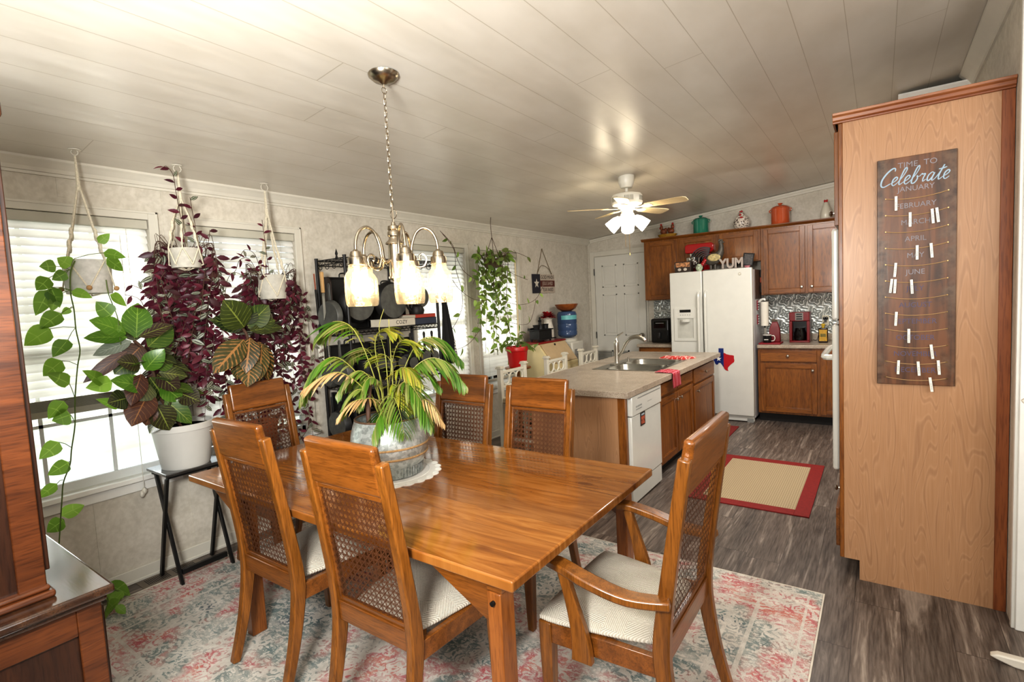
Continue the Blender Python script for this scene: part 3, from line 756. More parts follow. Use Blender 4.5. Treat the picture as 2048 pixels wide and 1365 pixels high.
# ---- base cabinets on the back wall
BF = 6.585
def base(label, x0, x1, fronts):
    t = thing('base_cabinet', label, 'cabinet', group='oak base cabinets')
    MB().box(x0, x1, BF, BY-.001, .105, .868).build('carcass', M_OAK, t, bevel=.002)
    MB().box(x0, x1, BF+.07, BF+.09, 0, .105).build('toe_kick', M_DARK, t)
    for kind, a, b, z0, z1, k in fronts: panel_door(t, a, b, z0, z1, BF, 'y', kind, k)
    return t
base('oak base cabinet under the red coffee maker', -1.165, -.24, [('drawer', -1.135, -.565, .715, .845, (-.85, .785)), ('door', -1.135, -.565, .13, .695, (-.605, .625)), ('door', -.53, -.27, .13, .845, None)])
base('narrow oak base cabinet under the black air fryer', -2.62, -2.165, [('drawer', -2.59, -2.19, .715, .845, (-2.39, .78)), ('door', -2.59, -2.19, .13, .695, (-2.23, .625))])
for x0, x1, lab in ((-1.168, -.24, 'laminate counter under the coffee maker'), (-2.64, -2.16, 'short laminate counter under the air fryer')):
    m = MB().box(x0, x1, BF-.03, BY-.001, .869, .909); m.box(x0, x1, BY-.022, BY-.0015, .9085, .99)
    o = m.build('countertop', M_CTR, bevel=.006); tag(o, 'grey-brown ' + lab, 'countertop', 'back wall countertops')
# pressed tin backsplash
def m_tin():
    g = NT('pressed_tin'); tc = g.n('TexCoord').outputs['Object']; sp = g.n('SeparateXYZ', {0: tc})
    u = g.math('SUBTRACT', g.math('FRACT', g.math('DIVIDE', g.math('ADD', sp.outputs[0], 5), .165)), .5); w = g.math('SUBTRACT', g.math('FRACT', g.math('DIVIDE', g.math('SUBTRACT', sp.outputs[2], .99), .165)), .5)
    r = g.math('SQRT', g.math('ADD', g.math('MULTIPLY', u, u), g.math('MULTIPLY', w, w)))
    ang = g.math('ARCTAN2', u, w)
    pet = g.math('SINE', g.math('ADD', g.math('MULTIPLY', r, 24), g.math('MULTIPLY', g.math('SINE', g.math('MULTIPLY', ang, 4)), 2.0)))
    ed = g.math('MAXIMUM', g.math('ABSOLUTE', u), g.math('ABSOLUTE', w)); rim = g.math('LESS_THAN', g.math('ABSOLUTE', g.math('SUBTRACT', ed, .475)), .02)
    h = g.math('ADD', g.math('MULTIPLY', pet, .6), rim)
    c = g.ramp(g.math('ADD', g.math('MULTIPLY', h, .45), .5), [(.1, hx('7E8481')), (.45, hx('A9ADA8')), (.85, hx('DCDED9'))])
    g.bsdf(c, .3, .35, bump=h, bstr=.6, bdist=.008); return g.m
M_TIN = m_tin()
for x0, x1, lab in ((-1.165, -.24, 'behind the coffee maker'), (-2.62, -2.15, 'behind the air fryer')):
    o = MB().box(x0, x1, BY-.006, BY-.001, .991, 1.48).build('tin_backsplash', M_TIN, smooth=0)
    tag(o, 'pressed silver tin backsplash with scrolled squares ' + lab, 'backsplash', 'tin backsplash panels')
# ---- refrigerator
rf = thing('refrigerator', 'white side-by-side refrigerator with ice dispenser', 'refrigerator', (-1.665, 6.45, 0))
MB().box(-.472, .475, .075, .70, .045, 1.79).build('body', plain('appliance_side', 'CFCED0', .35, var=.02), rf, bevel=.006)
def fdoor(nm, x0, x1): return MB().box(x0, x1, 0, .07, .075, 1.812).build(nm, M_APPL, rf, bevel=.012, seg=3)
d1 = fdoor('freezer_door', -.475, -.082); d2 = fdoor('fridge_door', -.074, .475)
for d_, x, nm in ((d1, -.118, 'handle'), (d2, -.038, 'handle')):
    m = MB(); m.tube(smooth_pts([(x,.004,1.565),(x,-.03,1.545),(x,-.05,1.48),(x,-.052,1.1),(x,-.052,.7),(x,-.05,.46),(x,-.03,.4),(x,.004,.385)], 3), .0145, 8)
    m.build(nm, M_APPL, d_)
m = MB()                                                     # dispenser: framed recess with control panel
for a, b, c, d in ((-.425,-.385,.965,1.37),(-.19,-.15,.965,1.37),(-.385,-.19,.965,1.0),(-.385,-.19,1.245,1.37)): m.box(a, b, -.012, 0, c, d)
m.box(-.385, -.19, -.0015, 0, 1.0, 1.245, mi=1); m.box(-.355, -.22, -.0135, -.011, 1.318, 1.352, mi=2)
m.lathe([(0,0),(.055,0),(.06,.03),(0,.03)], 20, (-.2875, -.004, 1.2), mi=0)
for k in range(5): m.box(-.35+.028*k, -.338+.028*k, -.0135, -.011, 1.282, 1.29, mi=3)
o = m.build('dispenser', [M_APPL, plain('dispenser_recess', 'BEBDB4', .4), plain('lcd_dark', '1d1c18', .2), M_APPG], d1, bevel=.003)
m = MB().cyl((.345, .0, 1.745), (.345, -.004, 1.745), .017, n=20); m.cyl((.345,-.004,1.745),(.345,-.006,1.745),.009,n=16,mi=1)
m.build('badge', [M_STEEL, M_APPL], d2)
m = MB().box(-.46, .47, .03, .07, .012, .07); m.box(-.3,.1,.028,.03,.03,.038,mi=1); m.box(-.3,.1,.028,.03,.048,.056,mi=1)
m.build('kick_grille', [M_APPL, M_APPG], rf, bevel=.003)
m = MB()
for x in (-.43, .43): m.box(x-.035, x+.035, .02, .11, 0.0, .0455)
m.build('foot', M_APPG, rf)
# Texas-shaped flag decal (flag colours, map outline)
tx = [(.30,1.0),(.53,1.0),(.53,.80),(.60,.78),(.66,.74),(.72,.73),(.80,.71),(.93,.70),(1.0,.68),(1.0,.55),(1.02,.48),(1.0,.40),(.90,.33),(.80,.24),(.72,.15),(.71,.07),(.74,0),(.65,.02),(.56,.07),(.52,.16),(.44,.28),(.37,.36),(.30,.35),(.25,.28),(.20,.26),(.13,.32),(.10,.41),(.02,.52),(0,.56),(.30,.56)]
TW, TH, tx0, tz0 = .245, .27, -1.645, .607
def clipx(poly, lim, keep_left):
    out = []; ins = lambda p: (p[0] <= lim) if keep_left else (p[0] >= lim)
    for i, p in enumerate(poly):
        q = poly[(i+1) % len(poly)]
        if ins(p): out.append(p)
        if ins(p) != ins(q): t = (lim-p[0])/(q[0]-p[0]); out.append((lim, p[1]+t*(q[1]-p[1])))
    return out
M_BLUE = plain('flag_blue', '12296E', .4, var=.03); M_FRED = plain('flag_red', 'B5101C', .4, var=.03); M_FWH = plain('flag_white', 'EDEBE6', .4, var=.02)
tr_ = thing('texas_magnet', 'magnet cut to the outline of Texas in blue and red with one white star', 'magnet', (tx0, 6.4485, tz0))
def poly_mb(pts, y0=-.002, y1=0):
    bm = MB(); bm.prism([(p[0]*TW, p[1]*TH) for p in pts], 'y', y0, y1); return bm
poly_mb(clipx(tx, .53, True)).build('blue_field', M_BLUE, tr_, smooth=0)
poly_mb(clipx(tx, .5302, False)).build('red_field', M_FRED, tr_, smooth=0)
st = [(.30+.135*(1 if k % 2 == 0 else .4)*math.sin(k*PI/5)/1.0, .53+.125*(1 if k % 2 == 0 else .4)*math.cos(k*PI/5)) for k in range(10)]
m = MB(); c = (.30*TW, -.0035, .53*TH); vs = [c] + [(p[0]*TW, -.003, p[1]*TH) for p in st]; m.add(vs, [(0, 1+(k+1)%10, 1+k) for k in range(10)])
m.build('star', M_FWH, tr_, smooth=0)
# ---- island
il = thing('kitchen_island', 'long oak island cabinet with light end panel, holding the sink', 'cabinet')
IX, IY0, IY1 = -1.505, 3.45, 5.93
m = MB().box(IX-.02, IX, 4.12, IY1, .1, .828); m.box(-2.278, IX-.02, 4.12, 4.14, .1, .828); m.box(-2.278, IX-.02, IY1-.02, IY1, .1, .828); m.box(-2.278, IX-.02, 4.14, IY1-.02, .1, .12); m.build('carcass', M_OAKY, il, bevel=.002)
m = MB().box(-2.30, -1.50, IY0, IY0+.02, 0, .828); m.build('end_panel', M_LAM, il, bevel=.002)
MB().box(-1.55, -1.488, IY0-.004, IY0+.03, 0, .828).build('corner_stile', M_OAK, il, bevel=.003)
MB().box(-2.30, -2.28, IY0+.02, IY1, 0, .828).build('back_panel', M_LAM, il)
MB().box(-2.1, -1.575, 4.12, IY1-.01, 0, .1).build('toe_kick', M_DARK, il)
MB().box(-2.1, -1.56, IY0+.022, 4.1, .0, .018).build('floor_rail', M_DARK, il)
fr_ = IX
for kind, a, b, z0, z1, k in (('drawer', 4.15, 4.60, .70, .80, None), ('drawer', 4.625, 5.085, .70, .80, None), ('door', 4.15, 4.60, .125, .675, (4.555, .615)), ('door', 4.625, 5.085, .125, .675, (4.67, .615)),
                       ('drawer', 5.14, 5.89, .66, .80, (5.50, .735)), ('door', 5.14, 5.89, .125, .635, (5.22, .575))):
    panel_door(il, a, b, z0, z1, fr_, 'x', kind, k)
# dishwasher in the island
dw = thing('dishwasher', 'white dishwasher built into the island next to the end panel', 'dishwasher', (-1.5, 3.80, 0))
MB().box(-.56, 0, -.3, .3, .12, .82).build('tub', M_APPG, dw)
MB().box(0, .035, -.305, .305, .165, .672).build('door', M_APPL, dw, bevel=.006)
cp = MB().box(0, .043, -.305, .305, .678, .822); o = cp.build('control_panel', M_APPL, dw, bevel=.006)
m = MB(); m.box(.0425, .0445, -.20, .28, .795, .802)
for k in range(6): m.box(.0425, .0445, -.235+.02*k, -.222+.02*k, .715, .722); m.cyl((.043, -.235+.02*k+.006, .74), (.0445, -.235+.02*k+.006, .74), .007, n=8)
for k in range(3): m.box(.0425, .0442, .0+.03*k, .02+.03*k, .738, .742)
m.build('buttons', M_APPG, o)
MB().box(-.01, .03, -.305, .305, .02, .158).build('kick_plate', M_APPL, dw, bevel=.004)
mg = thing('picture_magnet', 'small dark photo magnet on the dishwasher door', 'magnet', (-1.464, 3.705, .625))
MB().box(0, .003, -.045, .045, -.05, .05).build('backing', plain('magnet_black', '2a2422', .4), mg, smooth=0)
m = MB().box(.003, .0036, -.035, .035, -.04, .02); m.build('photo_print', plain('magnet_photo', 'A5533B', .5, var=.7, vs=60), mg, smooth=0)
MB().box(.003, .0037, -.03, .03, .027, .04).build('caption_strip', plain('magnet_strip', 'A8B4BC', .5), mg, smooth=0)
# island countertop with a real sink cut-out
SX0, SX1, SY0, SY1 = -2.225, -1.625, 4.46, 5.29
CX0, CX1, CY0, CY1 = -2.49, -1.455, 3.405, 6.02
m = MB()
for a, b, c, d in ((CX0, CX1, CY0, SY0), (CX0, CX1, SY1, CY1), (CX0, SX0, SY0, SY1), (SX1, CX1, SY0, SY1)): m.box(a, b, c, d, .83, .872)
import bmesh
o = m.build('island_countertop', M_CTR, smooth=0)
bm = bmesh.new(); bm.from_mesh(o.data); bmesh.ops.remove_doubles(bm, verts=bm.verts, dist=1e-5)
bm.free()
tag(o, 'long grey-brown laminate worktop on the island around the sink', 'countertop')
m = MB().box(CX1, CX1+.006, CY0-.006, CY1+.006, .828, .874); m.box(CX0-.006, CX1, CY0-.006, CY0, .828, .874); m.box(CX0-.006, CX1, CY1, CY1+.006, .828, .874); m.box(CX0-.006, CX0, CY0, CY1, .828, .874)
m.build('edge_band', M_CTR, o, bevel=.004)
M_SINK = plain('sink_steel', 'AEABA2', .3, 1., var=.06, vs=20)
sk = thing('kitchen_sink', 'double-bowl stainless sink set in the island', 'sink')
m = MB(); z = .8765; r = .02
ym = (SY0+SY1)/2
bx = (SX0+.10, SX1-.02)
for a, b, c, d in ((SX0-r, SX1+r, SY0-r, SY0+.02), (SX0-r, SX1+r, SY1-.02, SY1+r), (SX0-r, bx[0], SY0+.02, SY1-.02), (bx[1], SX1+r, SY0+.02, SY1-.02), (bx[0], bx[1], ym-.02, ym+.02)): m.box(a, b, c, d, .8725, z)
m.build('rim', M_SINK, sk, bevel=.0015)
for y0, y1 in ((SY0+.02, ym-.02), (ym+.02, SY1-.02)):
    m = MB(); rings = []; n = 28
    cx, cyy, hx_, hy_ = (bx[0]+bx[1])/2, (y0+y1)/2, (bx[1]-bx[0])/2, (y1-y0)/2
    def sq(k, sc, zz, e=.35):
        out = []
        for j in range(n):
            a = 2*PI*(j+.5)/n; ca, sa = math.cos(a), math.sin(a)
            out.append((cx+hx_*sc*math.copysign(abs(ca)**e, ca), cyy+hy_*sc*math.copysign(abs(sa)**e, sa), zz))
        return out
    vs = sq(0, 1.0, z-.001) + sq(0, .985, z-.02) + sq(0, .95, .72) + sq(0, .86, .70) + sq(0, .12, .695)
    fs = [(i*n+j, (i+1)*n+j, (i+1)*n+(j+1)%n, i*n+(j+1)%n) for i in range(4) for j in range(n)] + [tuple(range(4*n, 5*n))]
    m.add(vs, fs); b_ = m.build('bowl', M_SINK, sk, smooth=60)
    MB().lathe([(0,0),(.03,0),(.035,.003),(.038,.001)], 18, (cx, cyy, .6955)).build('drain', M_STEEL, b_)
fc = thing('sink_faucet', 'brushed steel pull-out faucet standing behind the double sink', 'faucet', (-2.175, 4.87, .8765))
MB().box(-.028, .028, -.12, .12, 0, .007).build('deck_plate', M_STEEL, fc, bevel=.003)
MB().lathe([(.027,.007),(.026,.02),(.024,.1),(.026,.16),(.027,.2),(.024,.225),(.012,.243),(0,.247)], 20).build('body', M_STEEL, fc)
m = MB(); m.tube(smooth_pts([(.005,0,.07),(.06,-.004,.13),(.10,-.006,.2),(.15,-.008,.255),(.22,-.01,.275),(.275,-.012,.262),(.31,-.014,.235)], 4), [.017]*12 + [.018, .019, .02, .021, .022, .022, .022, .022, .022, .022, .021, .020, .019], 12)
m.build('spout', M_STEEL, fc)
m = MB(); m.tube(smooth_pts([(0,0,.235),(.005,.002,.262),(.03,.004,.29),(.075,.008,.318)], 4), [.011,.011,.010,.010,.009,.008,.008,.007,.007,.007,.006,.006,.005], 8); m.build('lever', M_STEEL, fc)
sd = MB().lathe([(.016,0),(.016,.004),(.009,.006),(.009,.02),(.012,.024),(.012,.03),(0,.032)], 14, (-2.175, 5.16, .8765)).build('soap_dispenser_cap', M_STEEL)
tag(sd, 'small steel cap on the sink deck beside the faucet', 'sink cap')
# towels on the island
def m_towel(nm, a, b, sx, sy):
    g = NT(nm); tc = g.n('TexCoord').outputs['Object']; sp = g.n('SeparateXYZ', {0: tc})
    f = lambda k, s: g.math('GREATER_THAN', g.math('SINE', g.math('MULTIPLY', sp.outputs[k], s)), .82)
    c = g.mix(g.math('MAXIMUM', f(0, sx), f(1, sy)), hx(a), hx(b)); nz = g.noise(g.obj(), 200, 2)
    g.bsdf(c, .95, bump=nz, bstr=.4, bdist=.003); return g.m
m = MB()
nx, ny = 12, 22; vs = []
for lay in (0, 1):
    for j in range(ny+1):
        for i in range(nx+1):
            u, v = i/nx, j/ny
            vs.append((-.06+.2*u-.04*v+.012*math.sin(v*9), .36*v*.8+.0, (.0005 if lay == 0 else .014+.006*math.sin(u*7+v*5)+.003*math.sin(v*21))*(1 if 0 < i < nx and 0 < j < ny else .6)))
n1 = (nx+1)*(ny+1)
fs = [(n1*l+j*(nx+1)+i, n1*l+j*(nx+1)+i+1, n1*l+(j+1)*(nx+1)+i+1, n1*l+(j+1)*(nx+1)+i) for l in (0,1) for j in range(ny) for i in range(nx)]
rim = [i for i in range(nx+1)] + [(j+1)*(nx+1)-1 for j in range(1, ny+1)] + [ny*(nx+1)+i for i in range(nx-1, -1, -1)] + [j*(nx+1) for j in range(ny-1, 0, -1)]
fs += [(a, b, n1+b, n1+a) for a, b in zip(rim, rim[1:]+rim[:1])]
m.add(vs, fs)
m.xform(Matrix.Translation((-1.63, 5.36, .8725)) @ Matrix.Rotation(R(62), 4, 'Z'))
o = m.build('dish_towel', m_towel('red_stripe_cloth', 'B4302A', 'D9A79C', 120, 60), smooth=60)
tag(o, 'folded red dish towel with pale stripes lying flat beyond the sink', 'towel')
m = MB(); vs = []; nv = 26
prof = []
for i in range(nv+1):
    t = i/nv*.31
    if t < .155: prof.append((-1.60+t, .879))
    elif t < .185: a = (t-.155)/.03*PI/2; prof.append((-1.445+.008*math.sin(a), .871+.008*math.cos(a)))
    else: prof.append((-1.437+.004, .871-(t-.185)))
for j in range(9):
    for i, (x, zz) in enumerate(prof):
        w = 4.36+.19*j/8
        vs.append((x+.004*math.sin(j*1.9+i*.2) if i > 14 else x, w+.012*math.sin(i*.25), zz+(.003*math.sin(j*2.2+i*.5)+.003 if i < 13 else 0)))
fs = [(j*(nv+1)+i, j*(nv+1)+i+1, (j+1)*(nv+1)+i+1, (j+1)*(nv+1)+i) for j in range(8) for i in range(nv)]
m.add(vs, fs); o = m.build('hand_towel', m_towel('red_check_cloth', '9E2A33', 'C4707A', 160, 150), smooth=60)
so = o.modifiers.new('thick', 'SOLIDIFY'); so.thickness = .004
tag(o, 'red checked towel hanging over the island edge above the sink doors', 'towel')
# ---- tall oven cabinet
ov = thing('oven_cabinet', 'tall oak oven cabinet with light side panel holding the celebration board', 'cabinet', (0, 3.16, 0))
X0, X1, DP = -.172, .474, .84
m = MB(); m.prism([(X0+.02, .105), (-.085, .105), (-.085, 0), (X1-.014, 0), (X1-.014, 2.36), (X0+.02, 2.36)], 'y', 0, .018); m.build('side_panel', M_LAM, ov, smooth=0)
MB().box(X0+.02, X1-.014, .018, DP, .105, 2.36).build('carcass', M_OAK, ov)
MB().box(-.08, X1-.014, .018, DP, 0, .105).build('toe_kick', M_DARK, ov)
MB().box(X0, X0+.02, -.002, .04, .105, 2.36).build('front_stile', M_OAK, ov, bevel=.003)
MB().box(X1-.04, X1+.004, -.005, .0, 0, 2.36).build('scribe_strip', wood('cherry_strip', '7A4220', '9A5A32', 'z', 1, .4), ov, bevel=.002)
m = MB(); z = 2.36
m.prism([(0, z), (-.012, z), (-.014, z+.008), (-.022, z+.012), (-.026, z+.028), (-.036, z+.034), (-.038, z+.046), (DP, z+.046), (DP, z)], 'x', X0-.022, X1+.004)
m.box(X0-.014, X0, -.0, DP, z, z+.02); m.build('crown', wood('cherry_crown', '8A4F2C', 'B07A50', 'x', 1, .4), ov, bevel=.002)
panel_door(ov, .03, DP-.02, 1.86, 2.33, X0, '-x', 'door', (.1, 1.93))
panel_door(ov, .03, DP-.02, .15, .36, X0, '-x', 'drawer', (.42, .34))
m = MB().box(X0-.034, X0, .05, DP-.05, 1.37, 1.845); m.build('microwave', M_APPL, ov, bevel=.012, seg=3)
o = MB().box(X0-.034, X0, .05, DP-.05, .56, 1.345).build('oven_door', M_APPL, ov, bevel=.014, seg=3)
m = MB(); m.tube(smooth_pts([(X0-.03,.15,1.16),(X0-.075,.16,1.16),(X0-.085,.3,1.16),(X0-.085,.55,1.16),(X0-.075,.7,1.16),(X0-.03,.71,1.16)], 3), .016, 8); m.build('handle', M_APPL, o)
MB().box(X0-.012, X0, .05, DP-.05, 1.348, 1.367).build('trim_strip', M_APPG, ov)
# ---- white freestanding rack at the right edge
M_RACK = plain('white_lacquer', 'E3DDD0', .35, var=.02)
qr = thing('blanket_stand', 'white wooden stand with a pointed foot beside the doorway', 'rack', (.42, 2.72, 0), R(-6))
def sidef(y):
    m = MB(); m.prism([(-.055,.022), (-.03,.036), (.1,.042), (.5,.042), (.5,.0), (.02,.0), (-.03,.012)], 'y', y-.018, y+.018); return m
for y in (0, -.62):
    sidef(y).build('foot', M_RACK, qr, bevel=.006)
    m = MB(); m.prism([(.2,.04), (.245,.04), (.2,.98), (.10,1.075), (.04,1.09), (.02,1.075), (.06,1.03), (.15,.93)], 'y', y-.012, y+.012); m.build('upright', M_RACK, qr, bevel=.006)
for x, z in ((.21, .3), (.2, .7), (.1, 1.05)): MB().cyl((x, 0, z), (x, -.62, z), .011, n=10).build('rail', M_RACK, qr)
# ================================================================ plants
def leafmat(name, cols, vein=None, vf=9., vslope=.9, vw=.25, midw=.03, trans=.4, rough=.4, stripes=None):
    g = NT(name); uv = g.n('UVMap').outputs[0]; sp = g.n('SeparateXYZ', {0: uv})
    rp = g.n('NewGeometry').outputs['Random Per Island']
    n = len(cols); c = g.ramp(rp, [((i+.5)/n, hx(q)) for i, q in enumerate(cols)])
    nz = g.noise(g.obj(), 14, 4, .6)
    c = g.mix(.25, c, g.mix(1, c, g.ramp(nz, [(.35, (.7,.7,.7,1)), (.65, (1.2,1.2,1.2,1))]), 'MULTIPLY'))
    au = g.math('ABSOLUTE', g.math('SUBTRACT', sp.outputs[0], .5))
    if stripes:                                         # silver stripes either side of the midrib
        s = g.math('LESS_THAN', g.math('ABSOLUTE', g.math('SUBTRACT', au, .22)), .1)
        c = g.mix(g.math('MULTIPLY', s, g.math('GREATER_THAN', rp, .8)), c, hx(stripes))
    if vein:
        w = g.math('FRACT', g.math('SUBTRACT', g.math('MULTIPLY', sp.outputs[1], vf), g.math('MULTIPLY', au, vf*vslope*.5)))
        side = g.math('LESS_THAN', w, vw); mid = g.math('LESS_THAN', au, midw)
        brk = g.ramp(g.noise(g.obj(), 30, 2), [(.4, (.25,.25,.25,1)), (.6, (1,1,1,1))])
        c = g.mix(g.math('MULTIPLY', g.math('MAXIMUM', mid, g.math('MULTIPLY', side, brk)), .85), c, hx(vein))
    p = g.n('BsdfPrincipled', {'Base Color': c, 'Roughness': rough})
    t = g.n('BsdfTranslucent', {'Color': g.mix(.25, c, (.6,.8,.15,1)) if trans > .3 and not stripes else c})
    return g.surf(g.n('MixShader', {0: trans, 1: p.outputs[0], 2: t.outputs[0]}).outputs[0])
L_POTHOS = leafmat('pothos_leaf', ['4E7A22', '6A942E', '82AC3C', '5C8628'], '9CBC5A', 2.2, .4, .10, .018, .4)
L_CROTON = leafmat('croton_leaf', ['26351C', '3B2A20', '2E3A1E', '4A6A22', '33241E', '40521F'], '8E9A48', 8, 1.1, .11, .022, .22, .3)
L_CROTRED = leafmat('croton_red_leaf', ['39451F', '4A4A20', '3A3A1C'], 'C08A50', 9, 1.0, .36, .045, .3, .35)
L_PURPLE = leafmat('purple_leaf', ['54182B', '6A1E33', '3D1622', '7B3344', '4B2030', '5A3A34', '4A4A3C'], None, trans=.35, stripes='A9B09A')
L_HOYA = leafmat('hoya_leaf', ['4E6A2C', '6B8A38', '86A54A', '5A5E30', '9CB860'], None, trans=.4)
L_PALM = leafmat('palm_leaf', ['3E6A1C', '5C8826', '7C9440', '98985A', '4C7820', 'A09A68'], None, trans=.35, rough=.4)
L_PALMY = leafmat('palm_yellow_leaf', ['98A02C', 'B0A440', '7F9830', 'A09850'], None, trans=.35, rough=.4)
L_PALMD = leafmat('palm_dry_leaf', ['C0A070', 'A88858', 'D0B488'], None, trans=.2, rough=.7)
M_STEMG = plain('green_stem', '5A6E2E', .6); M_STEMB = plain('brown_stem', '4E3526', .7); M_SOIL = plain('potting_soil', '2b211a', .95, vs=80, var=.5)
M_ROPE = plain('macrame_cotton', 'D6CDB8', .9, vs=120, var=.15); M_BEAD = plain('wood_bead', 'B08A5C', .5)
def jit(v, s): return Vector((v[0]+rnd.uniform(-s,s), v[1]+rnd.uniform(-s,s), v[2]+rnd.uniform(-s,s)))
def pot_hanging(t, c, r, h, mat, ropes, top, knots=True, bead=True):
    x, y, z = c
    m = MB(); m.lathe([(0,0),(r*.93,0),(r*.95,.01),(r,h-.004),(r,h),(r-.008,h),(r-.01,h-.02),(0,h-.022)], 28, c); m.build('pot', mat, t, smooth=50)
    MB().lathe([(0,0),(r-.0115,0)], 20, (x,y,z+h-.02)).build('soil', M_SOIL, t)
    m = MB(); b = MB()
    for k in range(ropes):
        a = 2*PI*k/ropes + .5
        for s_ in (-1, 1):
            a2 = a + s_*.12
            pts = [(x+.002*s_, y, top), (x+.006*math.cos(a)+.004*s_, y+.006*math.sin(a), top-.16)]
            mid = (x+(r*.55)*math.cos(a), y+(r*.55)*math.sin(a)); zz = z+h+.18
            pts += [(mid[0]+.005*s_, mid[1], zz), (x+(r+.006)*math.cos(a), y+(r+.006)*math.sin(a), z+h), (x+(r+.006)*math.cos(a+s_*PI/ropes), y+(r+.006)*math.sin(a+s_*PI/ropes), z+.02), (x+.01*math.cos(a), y+.01*math.sin(a), z-.012)]
            m.tube(pts, .0042, 6)
        if knots:
            for q in (.25, .6): 
                p = Vector((mid[0], mid[1], zz)).lerp(Vector((x+(r+.006)*math.cos(a), y+(r+.006)*math.sin(a), z+h)), q); m.sphere(p, (.009,.009,.03), 8, 6)
        if bead: b.sphere((x+(r+.01)*math.cos(a+PI/ropes), y+(r+.01)*math.sin(a+PI/ropes), z+.025), .013, 10, 7)
    m.sphere((x, y, top-.165), (.012,.012,.022), 8, 6)
    m.build('macrame_hanger', M_ROPE, t, smooth=60)
    if bead: b.build('bead', M_BEAD, t, smooth=60)
    m = MB(); cz = ceil_z(x)
    m.cyl((x,y,cz-.004), (x,y,cz+.0), .028, n=16); m.torus((x, y, (top+cz)/2), max(.012, (cz-top)/2), .002, 'x', 14, 5); m.build('ceiling_hook', M_TRIM, t)
def stem_leaves(mf, pts, L, W, gap, jitter=.5, droop=.25, upv=(1,0,.3), start=0, spread=1.):
    """leaves alternately left and right along a stem polyline"""
    acc = start; side = rnd.choice((-1, 1))
    for a, b in zip(pts, pts[1:]):
        a, b = Vector(a), Vector(b); d = b-a; l = d.length
        if l < 1e-5: continue
        d.normalize()
        while acc < l:
            p = a + d*acc; u = Vector(upv); sd = d.cross(u)
            if sd.length < .1: sd = d.orthogonal()
            sd.normalize()
            dr = (sd*side*spread + d*.55 + Vector((rnd.uniform(-.5,.7), rnd.uniform(-.5,.5), rnd.uniform(-.5,.35)))*jitter)
            s = rnd.uniform(.75, 1.2)
            mf.leaf(p, dr, jit(u, .5), L*s, W*s, droop*rnd.uniform(.3,1.5), .25, 4)
            side = -side; acc += gap*rnd.uniform(.7, 1.3)
        acc -= l
def curve(pts, k=5): return [Vector(p) for p in smooth_pts([tuple(p) for p in pts], k)]
# ---- 1 pothos in the macrame hanger by the big window
t = thing('hanging_pothos', 'hanging pothos with one long green vine in a grey macrame pot', 'plant', group='macrame hanging plants')
pot_hanging(t, (-3.39, .957, 1.712), .103, .172, plain('concrete_grey', 'C9C7C1', .8, vs=40), 4, 2.425)
vine = [wx(*p, -3.28) for p in ((150,522),(141,545),(141,585),(148,620),(152,660),(160,700),(155,735),(150,800),(150,850),(143,900),(140,930),(127,965),(124,1000),(121,1045),(118,1090))]
br = [wx(*p, -3.28) for p in ((212,560),(216,585),(226,612),(236,640),(241,690))]
m = MB(); m.tube(curve(vine, 4), .0032, 6); m.tube(curve(br, 4), .0025, 5)
mf = MB()
PL = [((142,532),(115,517),26),((112,533),(80,533),22),((98,556),(74,580),24),((133,546),(105,560),20),((197,486),(219,468),16),((207,506),(250,515),22),((213,517),(249,542),22),((98,580),(72,630),26),((102,575),(119,614),24),
 ((110,598),(104,622),16),((122,627),(78,656),30),((100,658),(48,690),34),((136,680),(107,714),26),((140,617),(124,629),12),((124,722),(86,752),30),((139,768),(97,747),26),((128,803),(96,836),26),((141,830),(106,842),30),
 ((118,885),(80,918),26),((138,925),(97,951),26),((114,968),(75,998),18),((122,1032),(171,1009),24),((128,1040),(92,1066),26),((143,583),(184,595),20),((220,590),(251,612),28),((223,632),(193,604),30),((224,765),(174,776),30),((240,815),(196,797),22),
 ((236,650),(234,668),12),((206,768),(172,740),28)]
for (b, tp, w) in PL:
    dx = rnd.uniform(-.03, .04); B = wx(*b, -3.28); T = wx(*tp, -3.28+dx); d = T-B; L = d.length
    w_ = w/378*1.08
    heart = lambda q: (math.sin(PI*min(1, q*1.02)**.62))**.75 if q > .01 else .1
    mf.leaf(B, d, (1, rnd.uniform(-.5,.5), rnd.uniform(.1,.8)), L*1.04, w_*1.02, rnd.uniform(-.05,.2), .22, 7, heart)
    j = min(range(len(vine)), key=lambda i: (vine[i]-B).length) ; near = vine[j]
    if (near-B).length < .13: m.tube([near+Vector((0,0,.012)), (near+B)/2+Vector((0,0,.012)), B], .0016, 5)
# the vine runs on down behind the hutch and ends curled on the floor
tail = [vine[-1], Vector((-3.33, .86, .14)), Vector((-3.33, .85, .03)), wz(214,1232,.03), wz(232,1212,.05), wz(246,1190,.07), wz(228,1180,.09)]
m.tube(curve(tail, 4), .003, 5)
for b, tp, w in (((214,1168),(258,1188),30),((246,1184),(218,1212),28),((240,1200),(206,1226),26),((210,1176),(222,1200),24),((232,1212),(252,1228),16),((222,1222),(205,1240),20)):
    B = wz(*b, .08); T = wz(*tp, rnd.uniform(.03, .07)); mf.leaf(B, T-B, (.5,-.4,1), (T-B).length, w/380, .12, .3, 6)
m.build('vine', M_STEMG, t, smooth=60); mf.build('leaves', L_POTHOS, t, smooth=60)
